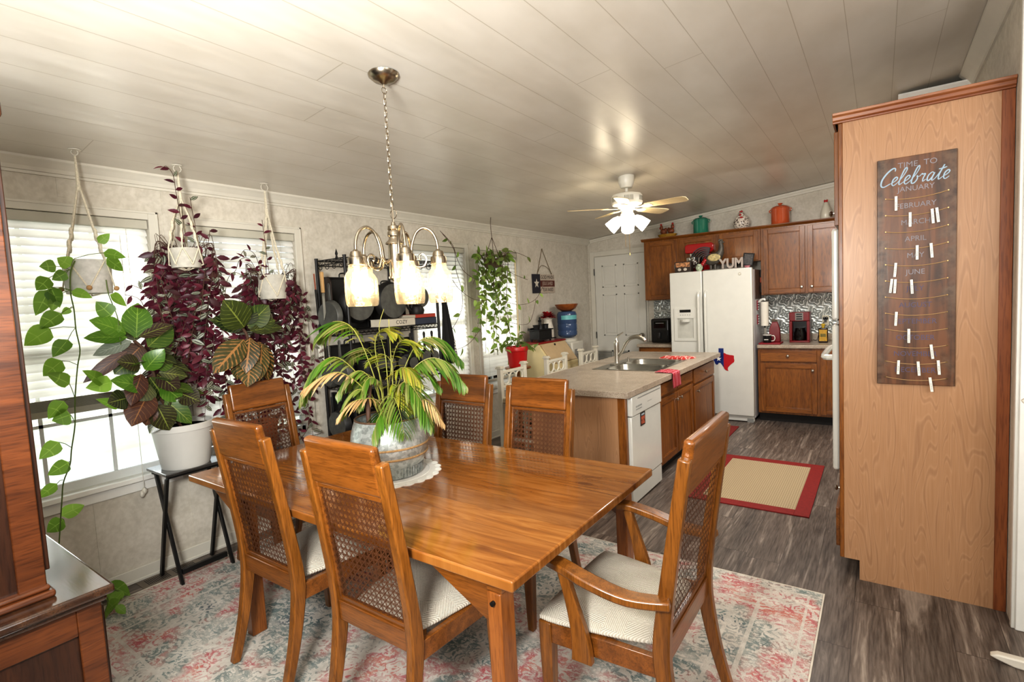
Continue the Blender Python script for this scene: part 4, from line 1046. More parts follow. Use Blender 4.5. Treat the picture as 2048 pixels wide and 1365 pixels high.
# ---- 2 and 3 purple inch plants in macrame hangers
def inch_plant(label, c, r, h, top, region, n, seed, extra, ropes):
    t = thing('hanging_inch_plant', label, 'plant', group='macrame hanging plants')
    pot_hanging(t, c, r, h, plain('cream_pot', 'BDB9AE', .7, vs=30), ropes, top, knots=True, bead=False)
    rnd.seed(seed); ms = MB(); mf = MB()
    (x0, y0, x1, y1) = region
    for k in range(n):
        a = R(-23) + rnd.uniform(R(75), R(285)); q = rnd.random()
        px = x0 + (x1-x0)*rnd.betavariate(1.3, 1.3); py = y0 + (y1-y0)*(q**.6)
        X = c[0] + rnd.uniform(-.14, .0)
        tip = wx(px, py, max(X, WX+.1)); st = Vector((c[0]+r*.95*math.cos(a), c[1]+r*.95*math.sin(a), c[2]+h))
        out = Vector((math.cos(a), math.sin(a), 0))*.07
        up = Vector((0, 0, rnd.uniform(.0, .03) if rnd.random() < .8 else .08))
        mid = st.lerp(tip, .35); mid.z = max(mid.z, st.z*.5+tip.z*.5)
        if mid.x < WX+.12: mid.x = WX+.12
        pth = curve([st, st+out+up, mid+out*.8, tip+Vector((0,0,.02))], 5)
        for q_ in pth: q_.x = max(q_.x, WX+.09)
        ms.tube(pth, .0016, 4)
        L = rnd.uniform(.055, .08)
        stem_leaves(mf, pth[6:], L, L*.42, .034, 1.0, .25, start=rnd.uniform(0,.08))
    for pxs in extra:
        pth = curve([wx(*p, c[0]+.05) for p in pxs], 5); ms.tube(pth, .0018, 4)
        stem_leaves(mf, pth, .052, .022, .045, .6, .2)
    ms.build('stems', M_STEMB, t, smooth=60); mf.build('leaves', L_PURPLE, t, smooth=60)
    return t
inch_plant('hanging purple inch plant in front of the wall between the two windows', (-3.37, 1.43, 1.855), .082, .115, 2.415, (292, 590, 458, 855), 46, 21,
    [[(375,520),(362,440),(352,385),(346,350),(333,333),(326,336)], [(380,510),(392,470),(384,420),(380,395)], [(385,515),(412,500),(420,460)], [(330,650),(312,600),(285,580),(262,570)], [(345,640),(330,590),(322,560),(330,545)], [(400,640),(408,560),(412,530)], [(345,690),(300,640),(280,600),(250,590)]], 6)
inch_plant('hanging purple inch plant beside the pot rack, in the second window', (-3.44, 2.0, 1.66), .09, .165, 2.40, (430, 575, 636, 890), 54, 33,
    [[(520,560),(500,520),(480,520),(468,545),(440,545)], [(525,555),(510,510),(490,500),(480,515)], [(545,560),(575,590),(600,590),(612,600),(608,640),(596,680)], [(560,620),(610,680),(626,690),(630,720),(622,760)], [(580,760),(612,800),(618,850),(600,880)], [(540,560),(528,470),(524,440)], [(500,560),(470,545),(455,560),(450,590)]], 4)
# ---- 4 crotons in pots
def pot_floor(t, c, rb, rt_, h, mat):
    m = MB(); m.lathe([(0,0),(rb,0),(rb+.004,.012),(rt_*.955,h*.84),(rt_*.965,h*.86),(rt_,h*.865),(rt_*1.012,h*.99),(rt_,h),(rt_-.012,h),(rt_-.018,h-.03),(0,h-.032)], 32, c)
    m.build('pot', mat, t, smooth=40); MB().lathe([(0,0),(rt_-.02,0)], 20, (c[0],c[1],c[2]+h-.03)).build('soil', M_SOIL, t)
def rosette(mf, c, n, L, W, el0, el1, az0=0, az1=2*PI, mi=0):
    for k in range(n):
        az = az0+(az1-az0)*(k+rnd.uniform(-.3,.3))/n; el = R(rnd.uniform(el0, el1)); s = rnd.uniform(.8, 1.15)
        d = Vector((math.cos(az)*math.cos(el), math.sin(az)*math.cos(el), math.sin(el)))
        shp = lambda q: (math.sin(PI*min(1,q)**.85))**.8 if q > .02 else .1
        p = Vector(c) + d*.015
        nrm = Vector((-math.cos(az)*math.sin(el)+.55, -math.sin(az)*math.sin(el)-.35, math.cos(el)))
        mf.leaf(p + d*.02, d, nrm, L*s, W*s, rnd.uniform(.1,.4), .18, 7, shp, mi)
rnd.seed(5)
t = thing('potted_croton', 'big-leaved croton in a light grey pot on the black tray table', 'plant')
pc = (-3.425, 1.345, .6765); pot_floor(t, pc, .125, .166, .262, plain('grey_plastic_pot', 'C4C2BC', .45, var=.03))
m = MB(); mf = MB()
broad = lambda q: (math.sin(PI*min(1, q)**.85))**.75 if q > .02 else .1
def leaf_px(b, tp, w, mi, X, bend=.2):
    B = wx(*b, X + rnd.uniform(-.02, .02)); T = wx(*tp, X + rnd.uniform(-.03, .09)); d = T-B
    mf.leaf(B, d, (1, rnd.uniform(-.5, .1), rnd.uniform(.1, .7)), d.length*1.03, w/325*1.15, bend*rnd.uniform(.3, 1.2), .16, 7, broad, mi)
CL = [((252,668),(190,636),35,0),((254,676),(168,670),25,0),((272,676),(277,604),40,0),((270,683),(262,640),28,1),((296,694),(348,647),38,1),((300,700),(350,678),32,1),((277,674),(343,646),24,1),((263,683),(186,706),22,3),((254,703),(168,764),20,2),
 ((270,714),(232,747),38,1),((283,692),(252,722),36,2),((296,775),(226,760),32,0),((283,749),(261,808),30,2),((300,755),(336,807),44,1),((314,749),(360,780),36,1),((318,745),(377,752),24,1),((298,786),(263,850),44,2),((254,797),(222,804),32,1),((340,802),(372,828),38,1),
 ((358,786),(399,802),36,1),((314,810),(341,862),38,1),((303,813),(293,852),24,2),((322,770),(365,800),34,0),((300,770),(275,800),36,1),((330,800),(385,845),30,1),((290,740),(325,700),30,0),((305,730),(350,720),30,1),((280,730),(240,722),28,1),((330,820),(300,866),26,1)]
for b, tp, w, mi in CL: leaf_px(b, tp, w, mi, -3.30)
for c in (wx(300,720,-3.38), wx(330,780,-3.38)): c.x = max(c.x, WX+.2); rosette(mf, c, 7, .17, .085, -40, 20, mi=1)
m.tube(curve([(pc[0], pc[1], pc[2]+.22), wx(322,800,-3.36), wx(308,750,-3.32), wx(292,705,-3.31), wx(268,682,-3.30)], 4), .0085, 7)
for i, q in enumerate(mf.v): mf.v[i] = (max(q[0], WX+.06), q[1], q[2])
m.build('trunk', M_STEMB, t, smooth=60); mf.build('leaves', [leafmat('croton_green_leaf', ['4E7A22', '5C8A2A', '46701F'], '8FAE4A', 8, 1.1, .12, .022, .35, .3), L_CROTON, leafmat('croton_brown_leaf', ['4A2A20', '57382A', '3E2A1E'], '9A6A40', 8, 1.1, .1, .022, .25, .35), leafmat('croton_grey_leaf', ['8E948A', '7C8478'], 'B0B4A8', 8, 1.1, .1, .02, .2, .3)], t, smooth=60)
rnd.seed(9)
t = thing('potted_croton', 'croton with orange-veined leaves rising behind the chair at the window end', 'plant')
pc2 = (-3.45, 1.83, .6295); pot_floor(t, pc2, .085, .115, .2, plain('terracotta', 'A85E38', .8))
m = MB(); mf = MB()
c1 = wx(486,658,-3.27); c2 = wx(497,684,-3.26)
for b, tp, w, mi in (((488,680),(428,744),46,1),((500,676),(492,742),38,1),((516,684),(545,760),36,1),((482,702),(474,760),30,1),((500,712),(496,772),42,1),((524,690),(520,760),30,1),((506,690),(470,735),30,1),
    ((488,655),(452,604),54,0),((486,656),(428,638),32,0),((494,652),(538,612),42,0),((496,656),(552,640),34,0),((500,662),(566,652),24,0),((490,650),(500,610),36,0)): leaf_px(b, tp, w, mi, -3.25)
for i, q in enumerate(mf.v): mf.v[i] = (max(q[0], WX+.06), q[1], q[2])
m.tube(curve([(pc2[0], pc2[1], pc2[2]+.17), (-3.44, 1.81, 1.05), c2, c1], 4), .009, 7)
m.build('trunk', M_STEMB, t, smooth=60); mf.build('leaves', [L_CROTON, L_CROTRED], t, smooth=60)
# stands for both
M_TRAYTOP = wood('black_wood', '1E1C1B', '3A3836', 'y', 1, .15, .8)
t = thing('tray_table', 'folding black tray table with crossed legs beneath the grey croton pot', 'table', (-3.437, 1.40, .009))
MB().box(-.142, .142, -.215, .125, .65, .667).build('tray_top', M_TRAYTOP, t, bevel=.004)
for y in (-.19, .1):
    for s_ in (-1, 1):
        m = MB(); yy = y + .009*s_
        m.prism([(s_*.118-.014,.0),(s_*.118+.014,.0),(-s_*.10+.014,.632),(-s_*.10-.014,.632)], 'y', yy-.008, yy+.008); m.build('leg', M_BLACK, t, bevel=.002)
m = MB(); m.box(.108-.012, .108+.012, -.172, .082, .055, .085); m.build('stretcher', M_BLACK, t, bevel=.002)
for x in (-.1, .1): MB().box(x-.012, x+.012, -.2, .11, .632, .65).build('top_cleat', M_BLACK, t)
t = thing('plant_stand', 'black plant stand beneath the orange-veined croton', 'stand', (-3.45, 1.83, .009))
MB().lathe([(0,.6),(.13,.6),(.135,.61),(.13,.62),(0,.62)], 28).build('stand_top', M_BLACK, t)
for k in range(3):
    a = 2*PI*k/3+.4; MB().cyl((.12*math.cos(a),.12*math.sin(a),0), (.07*math.cos(a),.07*math.sin(a),.6), .008, n=8).build('leg', M_BLACK, t)
# ---- 5 palm in the galvanized planter on the table
rnd.seed(3)
g = NT('galvanized'); v = g.obj(); vo = g.n('TexVoronoi', {'Vector': v, 'Scale': 75.}).outputs[1]; nz = g.noise(v, 12, 4)
c = g.ramp(g.n('SeparateXYZ', {0: vo}).outputs[0], [(.1, hx('8E9490')), (.9, hx('C4C9C5'))]); c = g.mix(.3, c, g.ramp(nz, [(.35, hx('7E827E')), (.65, hx('C9CDC9'))]))
g.bsdf(c, .34, .5); M_GALV = g.m
M_TWINE = plain('rope_band', '9A7A52', .9, vs=90, var=.3); M_RUST = plain('rusty_rim', '6E5644', .6, .5, vs=50, var=.3)
t = thing('potted_palm', 'potted palm with yellowing fronds in a round galvanized planter on the table', 'plant', (-1.93, 1.65, .7625))
prof = [(0,0),(.140,0),(.146,.006),(.150,.05),(.158,.056),(.170,.085),(.183,.14),(.184,.165),(.178,.21),(.166,.25),(.158,.272),(.154,.272),(.160,.25),(.165,.21),(.155,.2),(0,.2)]
MB().lathe(prof, 40).build('planter', M_GALV, t, smooth=50)
m = MB()
for k in range(60): a = 2*PI*k/60; m.cyl((.1485*math.cos(a),.1485*math.sin(a),.008), (.1525*math.cos(a),.1525*math.sin(a),.05), .0028, n=5)
m.build('ribbed_base', M_GALV, t)
m = MB(); m.torus((0,0,.272), .156, .005, n=40); m.build('rim', M_RUST, t)
m = MB(); m.torus((0,0,.148), .1835, .005, n=40); m.torus((0,0,.10), .1755, .005, n=40); m.build('rope_band', M_TWINE, t)
MB().lathe([(0,.215),(.15,.215)], 20).build('soil', M_SOIL, t)
LO = Vector((-1.93, 1.65, .7625)); rtv = Vector((rt.x, rt.y, 0)).normalized(); fwv = Vector((fw.x, fw.y, 0)).normalized()
def Fp(r_, f_, z): return rtv*r_*.92 + fwv*f_ + Vector((0,0,z if z < .3 else .3+(z-.3)*1.22))       # right, away and up from the planter's foot
ms = MB(); mf = MB()
def frond(pts, n, L, W, mi=0, start=.25, flop=.5, dens=1):
    c = curve(pts, 6); k = len(c); ms.tube(c, [.0034*(1-.75*i/(k-1)) for i in range(k)], 5)
    for j in range(n):
        q = start + (1-start)*j/(n-1); x = q*(k-1); i = min(int(x), k-2); p = c[i].lerp(c[i+1], x-i); d = (c[i+1]-c[i]).normalized()
        prof_ = math.sin(PI*(.18+.75*(j/(n-1))))
        for s_ in (-1, 1):
            sd = d.cross(Vector((0,0,1)))
            if sd.length < .15: sd = d.cross(Vector((0,1,0)))
            sd.normalize()
            dr = sd*s_*(1.15-.4*j/n) + d*(.5+.5*j/n) + Vector((0,0,-.55*flop*rnd.uniform(.5,1.3)))
            ll = L*prof_*rnd.uniform(.85,1.1)
            mf.leaf(p, dr, Vector((0,0,1))+d*-.3, ll, W*rnd.uniform(.8,1.15), .26*flop*2*rnd.uniform(.5,1.2), .3, 5, lambda q: (math.sin(PI*min(1,(q*.85+.15)))**.7), mi)
B0 = Fp(-.02,0,.21)
FR = [ # (points), leaflets, length, width, material, start, flop
 ([B0, Fp(-.06,.02,.42), Fp(-.16,.05,.62), Fp(-.28,.08,.66), Fp(-.38,.10,.60)], 22, .17, 0.0163, 0, .45, .75),
 ([B0, Fp(-.10,0,.40), Fp(-.24,0,.52), Fp(-.36,-.02,.48), Fp(-.44,-.02,.36)], 22, .16, 0.0163, 0, .4, .7),
 ([B0, Fp(-.08,-.06,.38), Fp(-.18,-.12,.47), Fp(-.28,-.14,.46), Fp(-.36,-.15,.42)], 18, .13, 0.0109, 2, .4, .5),
 ([B0, Fp(.08,.02,.40), Fp(.20,.03,.49), Fp(.31,.03,.48), Fp(.41,.02,.38)], 25, .17, 0.0163, 0, .4, .8),
 ([B0, Fp(.06,.08,.42), Fp(.16,.14,.56), Fp(.28,.18,.56), Fp(.38,.2,.46)], 22, .16, 0.0156, 0, .4, .8),
 ([B0, Fp(.04,-.04,.36), Fp(.12,-.08,.42), Fp(.19,-.10,.36), Fp(.24,-.11,.24)], 21, .17, 0.0143, 0, .35, .5),
 ([B0, Fp(.02,-.05,.34), Fp(.06,-.12,.38), Fp(.10,-.16,.32), Fp(.12,-.18,.22)], 18, .15, 0.0136, 0, .3, .5),
 ([B0, Fp(-.03,-.06,.34), Fp(-.06,-.12,.37), Fp(-.14,-.15,.36), Fp(-.2,-.16,.31)], 16, .12, 0.0102, 2, .35, .45),
 ([B0, Fp(-.04,.04,.42), Fp(-.06,.06,.56), Fp(-.02,.07,.62), Fp(.05,.06,.60)], 21, .13, 0.0150, 1, .45, .5),
 ([B0, Fp(0,.06,.40), Fp(.04,.10,.54), Fp(.10,.12,.57), Fp(.16,.12,.52)], 19, .13, 0.0150, 1, .42, .5),
 ([B0, Fp(-.05,.10,.40), Fp(-.12,.16,.52), Fp(-.2,.2,.54), Fp(-.28,.24,.48)], 19, .14, 0.0150, 0, .4, .6),
 ([B0, Fp(-.05,0,.38), Fp(-.11,-.01,.46), Fp(-.18,-.03,.45), Fp(-.24,-.05,.38)], 19, .13, 0.0136, 0, .4, .6),
 ([B0, Fp(.04,.02,.38), Fp(.07,.0,.46), Fp(.13,-.02,.46), Fp(.19,-.03,.40)], 19, .13, 0.0136, 1, .4, .6),
 ([B0, Fp(-.02,-.02,.38), Fp(-.05,-.05,.44), Fp(-.09,-.08,.42), Fp(-.12,-.1,.34)], 18, .13, 0.0129, 0, .4, .6),
 ([B0, Fp(.05,-.03,.33), Fp(.15,-.06,.36), Fp(.24,-.08,.33), Fp(.30,-.08,.24)], 13, .11, 0.0088, 2, .5, .5),
 ([B0, Fp(0,-.06,.30), Fp(.01,-.12,.32), Fp(-.02,-.15,.28), Fp(-.04,-.16,.22)], 13, .13, 0.0150, 0, .4, .6)]
FR += [([B0, Fp(-.03,.03,.36), Fp(-.10,.05,.44), Fp(-.18,.06,.44), Fp(-.25,.07,.38)], 13, 0.120, 0.0128, 0, .4, .5), ([B0, Fp(.02,.04,.38), Fp(.02,.07,.48), Fp(-.04,.09,.52), Fp(-.11,.1,.49)], 13, 0.120, 0.0128, 1, .4, .5),
 ([B0, Fp(.05,.04,.36), Fp(.12,.06,.44), Fp(.2,.07,.44), Fp(.27,.07,.37)], 13, 0.130, 0.0128, 0, .4, .55), ([B0, Fp(-.04,-.05,.34), Fp(-.1,-.09,.40), Fp(-.16,-.1,.38), Fp(-.21,-.1,.30)], 12, 0.120, 0.0128, 0, .4, .5),
 ([B0, Fp(.02,-.03,.36), Fp(.05,-.06,.41), Fp(.1,-.08,.38), Fp(.14,-.09,.31)], 12, 0.120, 0.0128, 1, .4, .5)]
for f_ in FR: frond(*f_)
for pts in ([Fp(.0,.02,.22), Fp(.0,.03,.5), Fp(-.03,.05,.62), Fp(.0,.06,.70)], [Fp(.03,.02,.22), Fp(.03,.02,.5), Fp(.03,.03,.66)]): ms.tube(curve(pts, 4), [.003]*5+[.0018]*(len(curve(pts,4))-5), 6)
o = ms.build('frond_stem', plain('palm_stem', '8C8C42', .5), t, smooth=60); mf.build('leaflets', [L_PALM, L_PALMY, L_PALMD], t, smooth=60)
m = MB(); m.tube(curve([Fp(-.06,-.1,.21), Fp(-.07,-.11,.3), Fp(-.06,-.08,.42)], 4), .011, 8); m.tube(curve([Fp(.03,.02,.21), Fp(.03,.02,.3)], 4), .012, 8); m.build('trunk', M_STEMB, t, smooth=60)
# ---- 6 hoya hanging by the far window, 7 red pot
rnd.seed(12)
t = thing('hanging_hoya', 'straggly green vine hanging from the ceiling at the far window', 'plant')
m = MB(); x, y = -3.35, 4.43; m.tube(curve([(x,y,ceil_z(x)), (x,y-.01,2.38), (x,y,2.25)], 4), .003, 5)
cz = [wx(*p, -3.35) for p in ((984,478),)][0]
mf = MB()
for k in range(3): a = 2*PI*k/3; m.tube([(x,y,2.25), (x+.1*math.cos(a), y+.1*math.sin(a), 2.0)], .003, 5)
m.build('hanger_wire', M_STEMB, t)
MB().lathe([(0,0),(.085,0),(.105,.09),(.1,.09),(.095,.08),(0,.078)], 20, (x,y,1.93)).build('pot', plain('brown_pot', '5b4a34', .8), t)
ms = MB()
for k in range(24):
    px = rnd.uniform(945, 1032); py = 500+240*rnd.random()**.9
    tip = wx(px, py, -3.3+rnd.uniform(-.1,.1)); a = rnd.uniform(0, 2*PI); st = Vector((x+.1*math.cos(a), y+.1*math.sin(a), 2.02))
    pth = curve([st, st+Vector((math.cos(a)*.07, math.sin(a)*.07, .05)), st.lerp(tip,.5)+Vector((0,0,.03)), tip], 4)
    for q in pth: q.x = max(q.x, WX+.09)
    ms.tube(pth, .0022, 4); stem_leaves(mf, pth, .085, .042, .085, 1., .2, start=rnd.uniform(0,.1))
for pxs in ([(985,520),(1020,545),(1055,560)], [(985,500),(1030,505),(1058,516)], [(980,560),(955,560),(930,545),(915,520),(905,490),(880,462)], [(985,600),(950,600),(920,580),(905,560)], [(1000,600),(1040,610),(1070,600),(1085,575)], [(960,660),(935,690),(900,700),(895,672)], [(1000,640),(1045,650),(1062,640),(1072,600)],
            [(885,468),(908,500),(912,540),(922,575),(925,610),(915,640),(900,665)]):
    pth = curve([wx(*p, -3.25) for p in pxs], 4); ms.tube(pth, .0025, 4); stem_leaves(mf, pth, .08, .04, .22, .8, .2, start=.12)
ms.build('vines', M_STEMB, t, smooth=60); mf.build('leaves', L_HOYA, t, smooth=60)
t = thing('potted_vine', 'red plastic flowerpot with a trailing green plant, behind the white stools', 'plant', (-3.2, 4.575, .853))
M_REDPOT = plain('red_plastic', 'BC1E1E', .35, var=.05)
MB().lathe([(0,0),(.092,0),(.096,.01),(.113,.17),(.116,.175),(.122,.178),(.126,.215),(.122,.222),(.112,.222),(.106,.2),(0,.198)], 30).build('pot', M_REDPOT, t, smooth=45)
MB().lathe([(0,.203),(.106,.203)], 18).build('soil', M_SOIL, t)
ms = MB(); mf = MB()
for k in range(15):
    a = rnd.uniform(0, 2*PI); r_ = rnd.uniform(.1, .22); h_ = rnd.uniform(.25, .36)
    pth = curve([(0,0,.2), (.05*math.cos(a), .05*math.sin(a), h_), (r_*math.cos(a), r_*math.sin(a), h_-.03+rnd.uniform(-.06,.03)), ((r_+.03)*math.cos(a), (r_+.03)*math.sin(a), h_-.06)], 4)
    for q in pth: q.x = max(q.x, -.33)
    ms.tube(pth, .0025, 4); stem_leaves(mf, pth, .085, .042, .07, .9, .25, upv=(0,0,1), start=.1)
ms.build('stems', M_STEMG, t); mf.build('leaves', L_HOYA, t, smooth=60)
m = MB(); m.tube([(-.02,.06,.2), (-.05,.12,.7), (-.08,.16,1.16)], .009, 7); m.build('support_cane', plain('cane_pole', 'D8C8A4', .6), t)
t = thing('plant_pedestal', 'small wooden pedestal holding the red flowerpot', 'stand', (-3.2, 4.575, 0))
MB().lathe([(0,.835),(.14,.835),(.145,.842),(.14,.852),(0,.852)], 24).build('top', M_OAK, t)
MB().lathe([(.03,.03),(.02,.2),(.028,.5),(.02,.8),(.03,.834)], 14).build('column', M_OAK, t)
MB().lathe([(0,0),(.13,0),(.12,.02),(.03,.032)], 20).build('foot', M_OAK, t)
# ================================================================ pot rack and what is on it
rnd.seed(11)
M_IRON = plain('cast_iron', '0F0E0D', .5, .0, vs=60, var=.25); M_IRONG = plain('worn_iron', '565651', .45, .2, vs=25, var=.2)
M_WIRE = plain('black_wire', '191716', .45, .3)
rk = thing('wire_rack', 'tall black wire shelf rack hung with cast iron pans by the window wall', 'rack', (0,0,0))
RX0, RX1, RY0, RY1 = -3.545, -3.2, 2.43, 3.38
for x in (RX0, RX1):
    for y in (RY0, RY1): 
        m = MB(); m.cyl((x,y,.0095), (x,y,1.955), .0125, n=10); m.cyl((x,y,1.955),(x,y,1.965),.014,n=10); m.cyl((x,y,.0095),(x,y,.025),.02,n=10); m.build('post', M_WIRE, rk)
SH = (.12, .52, .985, 1.40, 1.945)
for z in SH:
    m = MB()
    for zz in (z, z-.035):
        for x in (RX0, RX1): m.cyl((x,RY0,zz),(x,RY1,zz),.004,n=6)
        for y in (RY0, RY1): m.cyl((RX0,y,zz),(RX1,y,zz),.004,n=6)
    for k in range(27): y = RY0+.035*k+.02; m.cyl((RX0,y,z),(RX1,y,z),.002,n=4)
    for k in range(1, 3): x = RX0+(RX1-RX0)*k/3; m.cyl((x,RY0,z-.004),(x,RY1,z-.004),.003,n=5)
    n = 44
    for x in (RX0, RX1): m.tube([(x, RY0+(RY1-RY0)*k/n, z-.0175+.0165*math.cos(PI*k)) for k in range(n+1)], .002, 4)
    for y in (RY0, RY1): m.tube([(RX0+(RX1-RX0)*k/16, y, z-.0175+.0165*math.cos(PI*k)) for k in range(17)], .002, 4)
    m.build('wire_shelf', M_WIRE, rk)
m = MB()                                             # scrolled gallery hanging at the top shelf
for y, xs in ((RY0-.004, None), (None, RX1+.004)):
    cnt = 4 if y else 9
    for k in range(cnt):
        if y: c0 = (RX0+.05+.085*k, y, 1.89); pts = [(c0[0]+.03*math.cos(a)*(.4+.6*a/9), y, c0[2]+.022*math.sin(a)*(.4+.6*a/9)) for a in [j*.6 for j in range(15)]]
        else: c0 = (xs, RY0+.06+.1*k, 1.89); pts = [(xs, c0[1]+.035*math.cos(a)*(.4+.6*a/9), c0[2]+.022*math.sin(a)*(.4+.6*a/9)) for a in [j*.6 for j in range(15)]]
        m.tube(pts, .0028, 5)
m.build('scroll_gallery', M_WIRE, rk, smooth=60)
m = MB()
for x, y in ((RX1-.09, RY0),): m.lathe([(0,0),(.012,.0),(.006,.02),(.011,.035),(.004,.06),(0,.075)], 8, (x, y, 1.945))
m.build('finial', M_WIRE, rk)
def hook(m, p, top): m.tube([(p[0], p[1], top), (p[0], p[1], p[2]+.03), (p[0], p[1]-.012, p[2]+.012), (p[0], p[1], p[2])], .0018, 5)
G_SK = 'cast iron pans on the wire rack'
def skillet(label, r, h, hl, mat=None):
    """hanging pan: hole of the handle at the origin, pan below, its underside facing -y"""
    t = thing('skillet', label, 'pan', group=G_SK); mat = mat or M_IRON; c = -hl-r
    m = MB(); m.lathe([(0,0),(r*.86,0),(r*.9,.004),(r,h),(r-.006,h),(r*.86,.01),(0,.008)], 30); m.xform(Matrix.Translation((0,0,c)) @ Matrix.Rotation(R(-90), 4, 'X')); m.build('pan_body', [mat], t, smooth=40)
    m = MB(); m.lathe([(r*.80,-.002),(r*.86,-.002),(r*.86,.001),(r*.80,.001)], 30); m.xform(Matrix.Translation((0,0,c)) @ Matrix.Rotation(R(-90), 4, 'X')); m.build('heat_ring', M_IRONG, t)
    m = MB(); y = h*.8; m.prism([(-.014,-hl-.004),(-.009,-.04),(-.014,-.012),(-.006,.006),(.006,.006),(.014,-.012),(.009,-.04),(.014,-hl-.004)], 'y', y-.006, y+.004); m.build('handle', mat, t, bevel=.003)
    return t
def place(o, p, rz): o.location = p; o.rotation_euler = (0,0,rz); return o
yE = RY0-.03
place(skillet('round griddle pan hung by its handle low on the window end of the rack', .118, .05, .15), (-3.36, yE-.03, .955), 0)
place(skillet('grey-bottomed skillet hung at mid height on the window end of the rack', .105, .035, .13, M_IRONG), (-3.29, yE-.03, 1.33), R(8))
place(skillet('smaller grey-bottomed skillet half hidden behind the mid-height one', .095, .035, .13, M_IRONG), (-3.44, yE-.02, 1.29), R(-4))
place(skillet('large grey pan under the wood-handled knife on the rack end', .12, .04, .12, M_IRONG), (-3.37, yE-.03, 1.76), R(5))
place(skillet('large black skillet beside the left jar lamp, hung from the top shelf', .16, .05, .13), (-3.30, 2.62, 1.90), R(90))
place(skillet('large black skillet in the middle of the top shelf row', .165, .05, .12), (-3.30, 2.965, 1.90), R(90))
place(skillet('black skillet at the kitchen end of the top shelf row', .10, .045, .14), (-3.26, 3.25, 1.88), R(90))
rnd.seed(4)
for k, (y, r, hl, lab) in enumerate(((2.70,.05,.16,'tiny black skillet nearest the palm under the book shelf'), (2.80,.055,.17,'second tiny black skillet under the book shelf'), (2.92,.06,.17,'small black skillet below the white book'), (3.04,.055,.19,'small black skillet below the join of the books'), (3.20,.075,.15,'black skillet under the red book, in front of the window'), (3.295,.06,.16,'black skillet at the right end under the books'))):
    place(skillet(lab, r, .03, hl), (RX1+.012, y, 1.335), R(90))
for k, (x, lab) in enumerate(((-3.50, 'long barbecue fork nearest the wall on the rack end'), (-3.42, 'long barbecue fork beside the wood-handled knife'))):
    t = thing('barbecue_fork', lab, 'utensil', (x, yE-.03, 1.845), group='barbecue forks')
    MB().cyl((0,0,0),(0.006,0,-.12),.006,n=8).build('handle_tip', plain('copper_red', '9A5A44', .4, .4), t); MB().cyl((0.006,0,-.12),(.014,0,-.32),.008,n=8).build('grip', M_BLACK, t)
    m = MB(); m.cyl((.014,0,-.32),(.03,0,-.62),.003,n=6); m.tube([(.03,0,-.62),(.02,0,-.66),(.022,0,-.74)],.002,5); m.tube([(.03,0,-.62),(.042,0,-.66),(.044,0,-.74)],.002,5); m.build('tines', M_CHROME, t)
t = thing('kitchen_knife', 'broad knife with pale wooden handle hanging on the rack end', 'knife', (-3.375, yE-.05, 1.85))
MB().box(-.013,.013,-.01,.01,-.155,0).build('handle', plain('pale_wood', 'C09A66', .5), t, bevel=.005); m = MB(); m.prism([(-.013,-.157),(.012,-.157),(.02,-.30),(-.012,-.36)], 'y', -.0015, .0015); m.build('blade', M_STEEL, t)
t = thing('cutting_board', 'dark cutting board hanging behind the knife on the rack end', 'board', (-3.415, yE+.01, 1.815))
m = MB(); m.prism([(-.06,-.04),(-.03,0),(.03,0),(.06,-.04),(.06,-.27),(-.06,-.27)], 'y', -.006, .006); m.build('board', plain('dark_board', '2a1d16', .5), t, bevel=.002)
t = thing('slotted_turner', 'shiny silver slotted turner hanging by the palm frond tip', 'utensil', (-3.44, yE-.06, 1.46))
m = MB(); m.cyl((0,0,0),(.0,0,-.07),.006,n=8); m.build('handle', M_BLACK, t); m = MB()
for k in range(6): m.box(-.035+.0125*k,-.028+.0125*k,-.0015,.0015,-.25,-.09)
m.box(-.036,.036,-.0015,.0015,-.09,-.07); m.box(-.036,.036,-.0015,.0015,-.262,-.25); m.build('blade', M_CHROME, t)
def sheet(label, p, w, h, ax):
    """rimmed black pan standing on edge"""
    t = thing('roasting_pan', label, 'pan', p, group='flat black pans on the rack'); m = MB(); q = .012
    if ax == 'y':
        m.box(0,.006,-w/2,w/2,0,h); m.box(.006,.03,-w/2,-w/2+q,0,h); m.box(.006,.03,w/2-q,w/2,0,h); m.box(.006,.03,-w/2+q,w/2-q,0,q); m.box(.006,.03,-w/2+q,w/2-q,h-q,h)
    else:
        m.box(-w/2,w/2,0,.006,0,h); m.box(-w/2,-w/2+q,-.02,0,0,h); m.box(w/2-q,w/2,-.02,0,0,h); m.box(-w/2+q,w/2-q,-.02,0,h-q,h)
    m.build('pan_body', M_IRON, t, bevel=.003); m = MB()
    if ax == 'y': m.tube(curve([(.01,-.05,h),(.01,-.04,h+.03),(.01,.04,h+.03),(.01,.05,h)],3),.006,6)
    else: m.tube(curve([(-.05,-.008,h),(-.04,-.008,h+.03),(.04,-.008,h+.03),(.05,-.008,h)],3),.006,6)
    m.build('loop_handle', M_IRON, t)
XB = -3.53
sheet('large black roasting pan standing at the back of the book shelf, window side', (XB, 2.66, 1.402), .40, .42, 'y')
sheet('large black roasting pan standing at the back of the book shelf, kitchen side', (XB, 3.08, 1.402), .40, .36, 'y')
sheet('black roasting pan standing at the back of the middle shelf, window side', (XB, 2.66, .987), .42, .30, 'y')
sheet('black roasting pan standing at the back of the middle shelf, kitchen side', (XB, 3.12, .987), .42, .30, 'y')
sheet('black roasting pan standing at the back of the second lowest shelf, window side', (XB, 2.66, .522), .42, .36, 'y')
sheet('black roasting pan standing at the back of the second lowest shelf, kitchen side', (XB, 3.12, .522), .42, .36, 'y')
sheet('black roasting pan behind the round griddle at the rack end', (-3.37, RY0+.03, .522), .27, .40, 'x')
